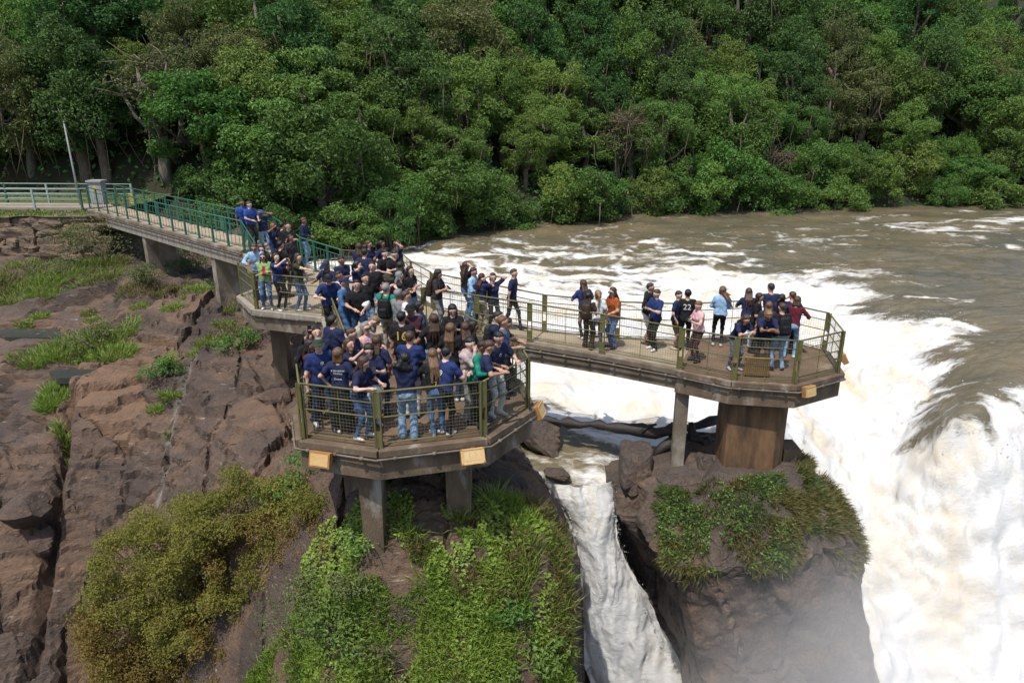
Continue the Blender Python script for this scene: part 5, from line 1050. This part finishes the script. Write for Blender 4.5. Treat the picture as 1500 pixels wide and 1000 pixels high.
    return me, hm, cm_, gm, f, up, sc, hands
def text_mesh(s, size, mat, f, up, sc, z0, side):
    """lettering laid on the chest or back of the shirt"""
    cu = bpy.data.curves.new('print', 'FONT'); cu.body = s; cu.size = size; cu.align_x = 'CENTER'; cu.align_y = 'CENTER'; cu.space_line = .95
    o = bpy.data.objects.new('print_tmp', cu); COL.objects.link(o); bpy.context.view_layer.update(); dg = bpy.context.evaluated_depsgraph_get(); me = bpy.data.meshes.new_from_object(o.evaluated_get(dg)); bpy.data.objects.remove(o)
    n = len(me.vertices); c = np.zeros(n*3); me.vertices.foreach_get('co', c); c = c.reshape(-1, 3); Q = []
    d = up(0, -side, 1.2)-up(0, 0, 1.2); d = d/np.linalg.norm(d); Q = np.array([up(p[0]*-side, side*.40, z0+p[1]) for p in c])   # +y is the back, read from behind
    for _ in range(10): Q = Q+d*np.maximum(f(Q)-.010, 0)[:, None]
    me.vertices.foreach_set('co', (Q*sc).ravel()); me.materials.clear(); me.materials.append(mat); me.update(); return me
def patch_mesh(w_, h_, mat, f, up, sc, z0):
    nx, nz = 5, 9; Q = []
    for j in range(nz):
        for i in range(nx):
            q = up((i/(nx-1)-.5)*w_, -.4, z0+(j/(nz-1)-.5)*h_); d = up(0, 1, 1.2)-up(0, 0, 1.2)
            for _ in range(10): q = q+d*max(float(f(q[None])[0])-.010, 0)
            Q.append(q)
    F = np.array([(j*nx+i, j*nx+i+1, (j+1)*nx+i+1, (j+1)*nx+i) for j in range(nz-1) for i in range(nx-1)]); return mesh_np('inner_top', np.array(Q)*sc, F, [mat], True)
def backpack(loc, rz, up, sc, mat, label, group=None):
    r = thing('backpack', label, 'backpack', loc, None, rz); q = lambda x, y, z: up(x, y, z)*sc
    def sd(boxes, vox=.02):
        f, _, lo, hi = sdf(boxes, .03); return surface_nets(f, lo, hi, vox)
    pr = [(q(-.07, .21, z), q(.07, .21, z), rr, rr, 0) for z, rr in ((1.02, .085), (1.10, .09), (1.18, .09), (1.26, .088), (1.34, .075))]; V, F = sd(pr); bg_ = link('bag', mesh_np('bag', V, F, [mat], True), r)
    V, F = sd([(q(-.05, .285, z), q(.05, .285, z), .05, .05, 0) for z in (1.03, 1.10, 1.16)]); link('pocket', mesh_np('pocket', V, F, [mat], True), bg_)
    for s in (-1, 1): g = G(); g.tube([q(s*.085, .13, 1.40), q(s*.09, .02, 1.468), q(s*.10, -.105, 1.36), q(s*.115, -.125, 1.20), q(s*.14, .02, 1.05), q(s*.09, .15, 1.02)], .02, 6); link('strap', g.mesh('strap', mat, True), r)
    return r
PH_M = material('phone_black', (.012, .012, .014), rough=.2, spec=.5)

def deck_z(code, hx, hy, H):
    z = {'W': 1.22, 'S': .9, 'U': ZH, 'F': ZF, 'N': ZH, 'R': 0.}.get(code)
    if code == 'K':
        z = .15
        for _ in range(5): x = at(hx, hy, z+H)[0]; z = float(np.interp(x, [-2.35, .7, 2.7, 4.6], [.65, .235, .09, 0]))
    return z
def short(s):
    q = s.split()[:11]
    while q[-1] in ('with', 'the', 'in', 'of', 'a', 'and', 'at', 'on', 'by', 'to', 'for', 'beside', 'up', 'over', 'seen', 'from', 'one', 'looking', 'holding', 'showing', 'taking', 'railing,'): q = q[:-1]
    return ' '.join(q)
DECK = {'F': FRONT, 'N': FRONT[6:10]+HUB[11:]+HUB[:3], 'U': HUB, 'R': EAST, 'K': [q[:2] for q in WK_N]+[EAST[5]]+[q[:2] for q in WK_F[::-1]]}
def keep_on(deck, p):
    """step back from the edge so that nobody stands in or beyond a railing"""
    if deck not in ('F', 'R', 'K'): return p
    P = DECK[deck]; c = np.mean(P, axis=0); c = c if deck != 'K' else np.array((p[0], np.interp(p[0], [-2.4, .7, 4.8], [19.5, 19.0, 18.2])))
    for _ in range(40):
        d, _s = polydist(np.array([p[0]]), np.array([p[1]]), [np.array(q) for q in P+P[:1]])
        if inside(P, np.array([p[0]]), np.array([p[1]]))[0] and (d[0] > .34 or (deck == 'K' and (p[0] < -1.8 or p[0] > 3.9))): break
        v = c-p[:2]; p[:2] += .04*v/np.linalg.norm(v)
    return p
def person(hx, hy, deck, H, yaw, pose, sex, top, tc, bottom, bc, shoe, hair, hcol, label, extra=''):
    H *= {'F': 1.035, 'N': 1.03, 'U': 1.02}.get(deck, 1.); seed = int(hx*7+hy*13) % 99991; rs = np.random.RandomState(seed); lean = POSES[pose][0]; He = H*(.53+.47*math.cos(math.radians(lean)))-(0.02 if lean > 20 else 0)
    z = deck_z(deck, hx, hy, He); p = at(hx, hy, z+He); rz = math.radians(yaw)          # yaw 0 faces the camera, 90 faces right
    fw = np.array((math.sin(rz), -math.cos(rz))); p[:2] -= fw*(.80*H/1.7*math.sin(math.radians(lean)))
    me, hm, cm_, gm, f, up, sc, hands = person_mesh(sex, pose, top, bottom, hair, H, rs, .0205 if deck in 'FN' else .0265)
    sk = rs.randint(len(SKIN)) if 'sk' not in extra else 3
    dn = bc.startswith('jean') or bc == 'denim'
    for m_ in (cloth('skin', sk, SKIN[sk]), cloth('cloth', tc, PAL[tc]), cloth('denim' if dn else 'cloth', bc, PAL[bc]), cloth('shoe', shoe, PAL[shoe]), EYE, LIP): me.materials.append(m_)
    p = keep_on(deck, p)
    loc = (p[0], p[1], z+.004); r = thing('person', label, 'person', loc, 'crowd of visitors on the lookout', rz)
    link('body', me, r)
    if hm: hm.materials.append(cloth('hair', hcol, HAIR[hcol])); link('hair', hm, r)
    if cm_: cm_.materials.append(cloth('cloth', 'cap_'+extra.split('cap:')[-1].split()[0], PAL[extra.split('cap:')[-1].split()[0]] if 'cap:' in extra else PAL['black'])); link('cap', cm_, r)
    if 'glasses' in extra: m_ = gm.mesh('sunglasses', GLASS, True); m_.transform(Matrix.Scale(sc, 4)); link('sunglasses', m_, r)
    for w_ in extra.split():
        if w_.startswith('back:'):
            s, col, size, zz = w_[5:].split('/'); link('shirt_print', text_mesh(s.replace('_', ' ').replace('|', '\n'), float(size), PRINT[col], f, up, sc, float(zz), 1), r)
        if w_.startswith('chest:'):
            s, col, size, zz = w_[6:].split('/'); link('shirt_print', text_mesh(s.replace('_', ' '), float(size), PRINT[col], f, up, sc, float(zz), -1), r)
        if w_.startswith('pack:'): backpack(loc, rz, up, sc, cloth('cloth', 'pack_'+w_[5:], PAL[w_[5:]], .6), {'black': 'black', 'charcoal': 'dark grey', 'brown': 'brown'}[w_[5:]]+' backpack worn by the '+short(label))
    if 'red top' in label: link('inner_top', patch_mesh(.085, .26, cloth('cloth', 'red', PAL['red']), f, up, sc, 1.22), r)
    if 'dusty pink jacket' in label: link('inner_top', patch_mesh(.10, .2, cloth('cloth', 'charcoal', PAL['charcoal']), f, up, sc, 1.3), r)
    if pose in ('phone', 'photo', 'photo1'):
        hp_ = (hands[0][0]+hands[1][0])/2 if pose != 'photo1' else hands[0][0]
        g = G(); g.box((0, 0, 0), (.075, .010, .15)); m_ = g.mesh('phone', PH_M); o = link('phone', m_, None, None, 'dark smartphone held by the '+short(label), 'phone')
        q = rotz(rz)@(hp_*sc+(0, -.03, .03)); o.location = (loc[0]+q[0], loc[1]+q[1], loc[2]+q[2]); o.rotation_euler = (-.9 if pose == 'phone' else -.1, 0, rz)
    return r, hands, sc, loc, rz

PEOPLE = [
 # --- octagonal front platform
 (447,487,'F',1.64,50,'pocket','f','long','black','slim','black','black','long','black','person in plain black long sleeves at the left flank railing'),
 (434,503,'F',1.62,70,'crossed','f','long','maroon','slim','charcoal','black','long','dark','person in maroon long sleeves tucked into the left flank corner'),
 (463,480,'F',1.70,20,'photo1','m','tee','navy','jeans','jean_dark','white','short','black','person in navy shirt raising one arm with a phone near the left flank railing'),
 (488,463,'F',1.70,150,'down','m','tee','navy','jeans','black','black','short','dark','person in navy shirt seen from behind at the start of the octagonal platform'),
 (466,497,'F',1.76,35,'side','m','tee','blue','jeans','jean_dark','white','cap','grey','person in camouflage-dark cap and blue shirt with one hand on the front railing','cap:olive chest:*/white/.16/1.25'),
 (493,511,'F',1.64,175,'hips','f','tee','navy','skirt','black','black','bob','lbrown','person in navy shirt with white lettering across the back and long black skirt','back:e_terceiros|Alianos|________|Doces./white/.058/1.22'),
 (512,482,'F',1.66,70,'down','m','tee','navy','jeans','charcoal','white','short','brown','person in navy shirt looking sideways behind the lettered shirt'),
 (509,497,'F',1.62,60,'photo','f','tee','navy','jeans','jean_light','white','long','brown','person in navy shirt and pale jeans holding a phone up with both hands'),
 (535,474,'F',1.66,60,'crossed','f','tank','pink','jeans','charcoal','black','long','grey','person in pink sleeveless top wearing sunglasses','glasses'),
 (541,504,'F',1.64,20,'phone','f','tee','navy','jeans','jean_pale','white','long','dark','person in navy shirt with a pale number and whitish jeans looking at a phone','chest:9/white/.13/1.24'),
 (553,493,'F',1.62,165,'pocket','f','tee','navy','jeans','jean_dark','black','long','brown','person in navy shirt standing just behind the whitish jeans'),
 (529,527,'F',1.60,70,'rail','f','tee','navy','slim','denim','white','long','brown','person in navy shirt and mid-blue jeans resting an arm on the front railing'),
 (593,519,'F',1.64,185,'crossed','f','tee','navy','wide','jean_light','white','curly','black','person in navy top and very wide pale blue jeans seen from behind'),
 (600,487,'F',1.72,170,'hold','m','tee','blue','jeans','lgrey','black','short','brown','person in bright blue shirt and light grey trousers seen from behind'),
 (589,458,'F',1.76,175,'down','m','tee','black','jeans','black','black','short','black','person in black jersey numbered 16 in yellow on the back','back:16/yellow/.26/1.24'),
 (602,446,'N',1.72,0,'crossed','m','tee','plum','jeans','charcoal','black','cap','dark','person in plum shirt and black cap in the middle of the crowd','cap:black sk'),
 (614,443,'N',1.66,80,'hold','f','tee','slate','jeans','jean_dark','white','tail','black','person in slate blue shirt facing the rapids in the middle of the crowd','sk'),
 (541,466,'F',1.72,100,'bend','m','tee','beige','jeans','khaki','brown','short','blond','person in beige bending down at the step of the neck'),
 (663,447,'N',1.66,10,'phone','f','tee','black','slim','charcoal','white','long','black','person in black shirt looking down with a phone near the neck railing'),
 (634,461,'F',1.68,190,'hips','f','tee','black','jeans','jean_light','white','long','brown','person in black shirt with pale jeans beside the numbered 16 jersey'),
 (659,474,'F',1.66,165,'down','f','tee','black','jeans','jean_dark','white','long','lbrown','person in black jersey with yellow number 5 in the second row','back:5/yellow/.2/1.1'),
 (681,474,'F',1.64,195,'pocket','f','tee','black','slim','black','white','long','brown','person in plain black jersey in the second row'),
 (693,471,'F',1.66,90,'hold','f','tee','black','jeans','black','black','long','black','person in all black turned toward the channel in the second row'),
 (731,457,'F',1.76,60,'crossed','m','tee','navy','jeans','black','black','short','dark','tall person in navy shirt in the back corner beside the channel railing','pack:charcoal'),
 (737,464,'F',1.72,80,'down','m','tee','slate','jeans','charcoal','black','short','lbrown','person in slate shirt in the back corner beside the channel railing'),
 (744,467,'F',1.68,85,'rail','m','tee','navy','jeans','jean_dark','black','short','dark','person in navy shirt leaning over the channel side railing'),
 (733,488,'F',1.74,40,'rail','m','tee','navy','jeans','white','white','short','black','person in navy shirt and white trousers leaning on the channel railing','chest:G/white/.08/1.28'),
 (718,500,'F',1.70,95,'rail','m','tee','navy','jeans','black','navy','short','brown','person in navy shirt and black trousers with forearms over the channel railing'),
 (706,499,'F',1.68,75,'rail','m','long','green','jeans','black','black','short','dark','person in green long sleeves squeezed between navy shirts at the channel railing'),
 (689,496,'F',1.68,40,'chin','f','hoodie','dusty','wide','grey','black','short','black','person in dusty pink jacket and grey wide trousers with hand on chin'),
 (657,511,'F',1.66,150,'rail','m','tee','blue','jeans','black','white','short','black','person in blue shirt numbered 9 with black trousers and white shoes at the front railing','back:9/white/.14/1.24'),
 (644,521,'F',1.62,195,'rail','f','tee','black','jeans','denim','white','long','lbrown','person in black and yellow jersey with blue jeans at the front railing','back:7/yellow/.14/1.05'),
 # --- hub deck
 (475,384,'U',1.74,-30,'rail','m','tee','navy','jeans','charcoal','black','cap','dark','person in navy cap and navy shirt at the top of the neck railing','cap:navy'),
 (499,376,'U',1.70,40,'crossed','m','tee','navy','jeans','charcoal','white','short','black','person in navy shirt with arms folded in the hub crowd'),
 (481,402,'U',1.72,20,'rail','m','tee','blue','jeans','black','black','cap','black','person in black cap and dark blue shirt leaning over the neck railing','cap:black'),
 (495,398,'U',1.70,60,'hips','m','tee','white','jeans','jean_dark','white','short','dark','person in white shirt half hidden behind the denim shirt'),
 (504,407,'U',1.76,75,'hold','m','long','denim','jeans','denim','brown','cap','dark','person in all blue denim with a cap holding a white megaphone','cap:navy'),
 (521,411,'U',1.74,20,'hold','m','tee','black','jeans','jean_dark','black','short','black','person in black shirt and dark jeans facing the megaphone'),
 (523,383,'U',1.66,60,'face','f','tee','navy','jeans','jean_dark','white','tail','dark','person in navy shirt touching their face in the hub crowd'),
 (532,365,'U',1.76,165,'down','m','tee','navy','jeans','charcoal','black','short','dark','person in navy shirt seen from behind by the back railing of the hub'),
 (539,353,'U',1.70,60,'pocket','f','tee','navy','jeans','jean_dark','white','curly','brown','person in navy shirt by the back railing with loose curls'),
 (526,357,'U',1.66,200,'crossed','f','tee','navy','jeans','black','white','long','brown','person in navy shirt turned to the river at the back railing of the hub'),
 (544,384,'U',1.74,10,'down','m','tee','black','jeans','jean_light','white','short','dark','person in black shirt and light jeans facing outward in the hub crowd'),
 (535,402,'U',1.72,30,'hips','m','tee','black','jeans','jean_light','brown','short','black','person in black shirt and faded jeans with hands on hips beside the megaphone'),
 (559,353,'U',1.68,70,'hips','f','tee','navy','jeans','jean_dark','white','tail','black','person in navy shirt in profile at the back railing'),
 (582,354,'U',1.68,120,'hair','f','tee','navy','jeans','jean_dark','white','blow','brown','person in navy shirt holding back windblown hair at the hub corner'),
 (564,366,'U',1.74,50,'hold','m','tee','black','jeans','charcoal','white','short','dark','young person in black shirt bent over a phone with a friend'),
 (577,367,'U',1.72,30,'phone','m','tee','black','jeans','charcoal','black','short','dark','person in black shirt showing a phone to a friend at the hub corner'),
 (586,384,'U',1.64,170,'down','f','tee','black','jeans','black','black','long','dark','person in black seen from behind between the two dark shirts and the floral top'),
 (584,399,'U',1.64,100,'crossed','f','tee','charcoal','jeans','charcoal','black','long','grey','person in charcoal top beside the maroon polo'),
 (567,402,'U',1.72,60,'hold','m','tee','maroon','jeans','charcoal','black','cap','dark','person in maroon polo and dark cap in the hub crowd','cap:olive'),
 (565,416,'N',1.74,170,'photo','m','tee','green','jeans','khaki','brown','short','grey','person in green shirt and khaki trousers taking a photo','pack:black'),
 (600,391,'U',1.68,60,'crossed','f','tee','floral','jeans','jean_light','white','long','black','person in dark floral top and pale jeans by the hub railing','chest:*_*/white/.12/1.22'),
 (595,427,'N',1.70,100,'pocket','m','tee','white','jeans','black','black','short','brown','person in white shirt walking down the neck into the crowd'),
 (583,424,'N',1.68,140,'crossed','m','tee','grey','jeans','charcoal','black','short','grey','person in grey shirt half hidden behind the white shirt'),
 # --- left corner of the hub and the steps
 (372,357,'U',1.78,5,'rail','m','long','lblue','jeans','jean_dark','black','short','brown','person in light blue dress shirt and sunglasses with hands on the corner railing','glasses'),
 (383,360,'U',1.66,20,'down','f','tee','charcoal','jeans','jean_dark','white','long','dark','person in charcoal top right behind the light blue dress shirt'),
 (384,372,'U',1.64,10,'crossed','f','jacket','lime','jeans','denim','white','long','dark','person in pale green cardigan over a red top and jeans','glasses'),
 (403,372,'U',1.66,60,'photo','f','tee','blue','slim','black','white','long','dark','person in dark blue shirt and black trousers photographing beside the green cardigan'),
 (435,372,'U',1.68,75,'point','f','tee','olive','jeans','denim','white','long','brown','person in olive shirt and jeans stretching out an arm on the open deck'),
 (410,354,'U',1.74,150,'hips','m','tee','black','jeans','black','black','short','black','person in black shirt with a backpack at the foot of the steps','pack:black'),
 (424,344,'U',1.66,60,'down','f','long','charcoal','jeans','black','black','long','dark','person in dark long sleeves in profile at the foot of the steps'),
 (444,319,'U',1.76,80,'hold','m','long','navy','jeans','jean_light','white','short','brown','person in navy sweater and pale jeans leaning on the forest side railing'),
 (383,308,'S',1.68,30,'hair','f','tee','navy','jeans','jean_light','white','cap','brown','person in blue cap and navy shirt with both arms raised on the steps','cap:royal'),
 (412,326,'S',1.70,150,'pocket','m','tee','black','jeans','black','black','short','black','person in black shirt going down the steps'),
 (422,327,'S',1.70,30,'crossed','m','tee','black','jeans','black','black','short','dark','person in black shirt facing up the steps'),
 (398,326,'S',1.66,40,'photo','f','tee','navy','jeans','jean_dark','white','long','brown','person in navy shirt taking a photo on the steps'),
 (353,293,'W',1.76,40,'down','m','tee','royal','jeans','black','black','short','dark','person in royal blue shirt and black trousers at the end of the straight footbridge'),
 (365,296,'W',1.74,60,'hold','m','tee','royal','jeans','charcoal','black','short','brown','person in royal blue shirt with grey trousers beside the forest side railing'),
 (360,309,'S',1.62,60,'walk','m','tee','black','shorts','jean_pale','white','short','black','person in black and yellow jersey with pale shorts starting down the steps','chest:8/yellow/.16/1.22'),
 # --- footbridge over the rapids
 (639,398,'K',1.66,70,'phone','f','tee','charcoal','jeans','grey','black','long','dark','person in charcoal shirt and grey trousers with a phone on the rapids footbridge','pack:brown'),
 (682,384,'K',1.72,120,'hair','f','tee','black','jeans','denim','black','long','brown','person in black top and jeans with raised arms on the rapids footbridge'),
 (694,393,'K',1.70,70,'hold','m','long','lblue','jeans','denim','white','short','black','person in pale denim shirt and jeans on the rapids footbridge'),
 (706,404,'K',1.64,130,'face','f','tee','navy','wide','beige','white','long','auburn','person in navy shirt and cream trousers on the rapids footbridge'),
 (722,401,'K',1.66,30,'hair','f','tee','navy','slim','charcoal','black','tail','dark','person in navy shirt and dark trousers with hands behind the head'),
 (751,395,'K',1.76,75,'side','m','tee','navy','slim','charcoal','black','short','brown','person in navy shirt walking along the rapids footbridge with a hand on the rail'),
 (854,408,'K',1.68,200,'rail','f','tee','blue','slim','black','white','long','brown','person in blue shirt with a backpack looking upstream over the rail','pack:black'),
 (878,429,'K',1.64,180,'down','f','tee','white','jeans','slate','black','tail','blond','person in white shirt and slate jeans seen from behind'),
 (868,438,'K',1.58,150,'down','f','tee','brown','wide','brown','black','long','dark','person in brown top and dark brown trousers close to the white shirt','pack:brown'),
 (899,422,'K',1.70,-60,'hold','f','tee','orange','jeans','denim','black','long','brown','person in burnt orange top and flared jeans wearing sunglasses','glasses'),
 (952,415,'K',1.74,60,'pocket','m','hoodie','black','shorts','white','brown','short','dark','person in black hoodie and white shorts'),
 (962,425,'K',1.70,-60,'phone','m','tee','blue','jeans','black','white','short','brown','person in blue shirt and black trousers with white shoes holding a phone'),
 (994,427,'K',1.64,60,'pocket','m','tee','navy','shorts','brown','beige','short','black','person in navy shirt and brown shorts'),
 (1008,425,'K',1.70,170,'down','m','tee','black','jeans','black','black','short','black','person in black jersey numbered 22 on the back','back:22/white/.22/1.24'),
 (1026,442,'R',1.64,-70,'phone','f','tank','pink','slim','plum','black','short','lbrown','person in pink sleeveless top and dark trousers with pink stripes holding a phone'),
 # --- platform on the rock pillar
 (1058,420,'R',1.70,170,'hold','f','jacket','lblue','slim','black','white','blow','lbrown','person in light denim jacket and black trousers with hair blowing sideways'),
 (1098,423,'R',1.66,170,'rail','f','tee','navy','jeans','jean_pale','white','long','brown','person in navy shirt and very pale jeans at the waterfall railing'),
 (1112,430,'R',1.66,60,'hold','f','tee','black','slim','black','black','long','dark','person in black shirt and black trousers on the rock pillar platform'),
 (1130,416,'R',1.80,180,'rail','m','tee','navy','jeans','charcoal','black','short','dark','tall person in navy shirt facing the waterfall'),
 (1147,432,'R',1.66,130,'photo','f','tee','navy','jeans','jean_dark','white','tail','black','person in navy shirt photographing the waterfall'),
 (1126,443,'R',1.62,160,'down','f','tee','charcoal','jeans','charcoal','black','long','lbrown','person in charcoal top behind the leaning pair'),
 (1161,428,'R',1.70,170,'rail','m','tee','navy','jeans','charcoal','black','short','brown','person in navy shirt beside the maroon sleeves at the waterfall railing'),
 (1168,435,'R',1.66,150,'rail','f','long','maroon','jeans','jean_light','white','bob','brown','person in maroon long sleeves and pale jeans'),
 (1148,445,'R',1.74,185,'hold','m','tee','black','jeans','jean_light','black','short','brown','person in black shirt and light jeans seen from behind on the rock pillar platform','pack:black'),
 (1095,463,'R',1.66,15,'elbows','f','tee','navy','slim','slate','lgrey','long','brown','person in navy shirt and slate jeans leaning on the railing over the column'),
 (1127,458,'R',1.74,-8,'elbows','m','tee','navy','shorts','charcoal','lgrey','short','blond','person in navy shirt and dark shorts leaning with clasped hands on the railing','chest:o/white/.10/1.30'),
]
REF = {}
for a in PEOPLE: REF[a[14] if len(a) > 14 else a[-1]] = person(*a)
# megaphone
r, hands, sc, loc, rz = REF['person in all blue denim with a cap holding a white megaphone']
q = rotz(rz)@(hands[0][0]*sc); mg = thing('megaphone', 'white megaphone held by the person in denim', 'megaphone', (loc[0]+q[0]+.10, loc[1]+q[1]-.06, loc[2]+q[2]+.02), None, rz)
g = G(); g.tube([(0, .10, .02), (0, -.02, .02), (0, -.10, .02), (0, -.22, .02)], [.035, .04, .06, .11], 14); link('horn', g.mesh('horn', material('megaphone_white', (.70, .70, .68), rough=.4), True), mg); g = G(); g.tube([(0, .02, 0), (0, .03, -.12)], .018, 8); link('handle', g.mesh('handle', M['black'], True), mg)

# ================================================================== mist rising from the plunge at the right
m = bpy.data.materials.new('mist'); m.use_nodes = True; nt = m.node_tree; nt.nodes.remove(nt.nodes['Principled BSDF']); L = nt.links.new; N = nt.nodes.new
pv = N('ShaderNodeVolumePrincipled'); pv.inputs['Color'].default_value = (1, 1, 1, 1); pv.inputs['Anisotropy'].default_value = -.3
tc = N('ShaderNodeTexCoord'); ln = N('ShaderNodeVectorMath'); ln.operation = 'LENGTH'; L(tc.outputs['Object'], ln.inputs[0])
fall = N('ShaderNodeMapRange'); fall.interpolation_type = 'SMOOTHSTEP'; fall.inputs[1].default_value = .15; fall.inputs[2].default_value = 1.; fall.inputs[3].default_value = 1.; fall.inputs[4].default_value = 0.; L(ln.outputs['Value'], fall.inputs[0])
nz_ = N('ShaderNodeTexNoise'); nz_.inputs['Scale'].default_value = 1.6; nz_.inputs['Detail'].default_value = 3; L(tc.outputs['Object'], nz_.inputs['Vector'])
r2 = N('ShaderNodeMapRange'); r2.inputs[1].default_value = .3; r2.inputs[2].default_value = .7; r2.inputs[3].default_value = .35; r2.inputs[4].default_value = 1.2; L(nz_.outputs[0], r2.inputs[0])
mu = N('ShaderNodeMath'); mu.operation = 'MULTIPLY'; L(fall.outputs[0], mu.inputs[0]); L(r2.outputs[0], mu.inputs[1])
m2 = N('ShaderNodeMath'); m2.operation = 'MULTIPLY'; m2.inputs[1].default_value = .2; L(mu.outputs[0], m2.inputs[0]); L(m2.outputs[0], pv.inputs['Density'])
L(pv.outputs[0], nt.nodes['Material Output'].inputs['Volume'])
th = np.linspace(0, np.pi, 17); ph = np.linspace(0, 2*np.pi, 32, endpoint=False); V = [(math.sin(t)*math.cos(p), math.sin(t)*math.sin(p), math.cos(t)) for t in th[1:-1] for p in ph]+[(0, 0, 1), (0, 0, -1)]
F = np.array([(r*32+k, (r+1)*32+k, (r+1)*32+(k+1) % 32, r*32+(k+1) % 32) for r in range(14) for k in range(32)]); T_ = np.array([(480, k, (k+1) % 32) for k in range(32)]+[(481, 448+(k+1) % 32, 448+k) for k in range(32)])
o = link('mist', mesh_np('mist', V, [F, T_], [m], True), None, (8.4, 12.6, -7.6), 'thin white mist drifting up from the plunge past the rock pillar', 'mist', None, 'stuff'); o.scale = (6.2, 2.8, 6.6)
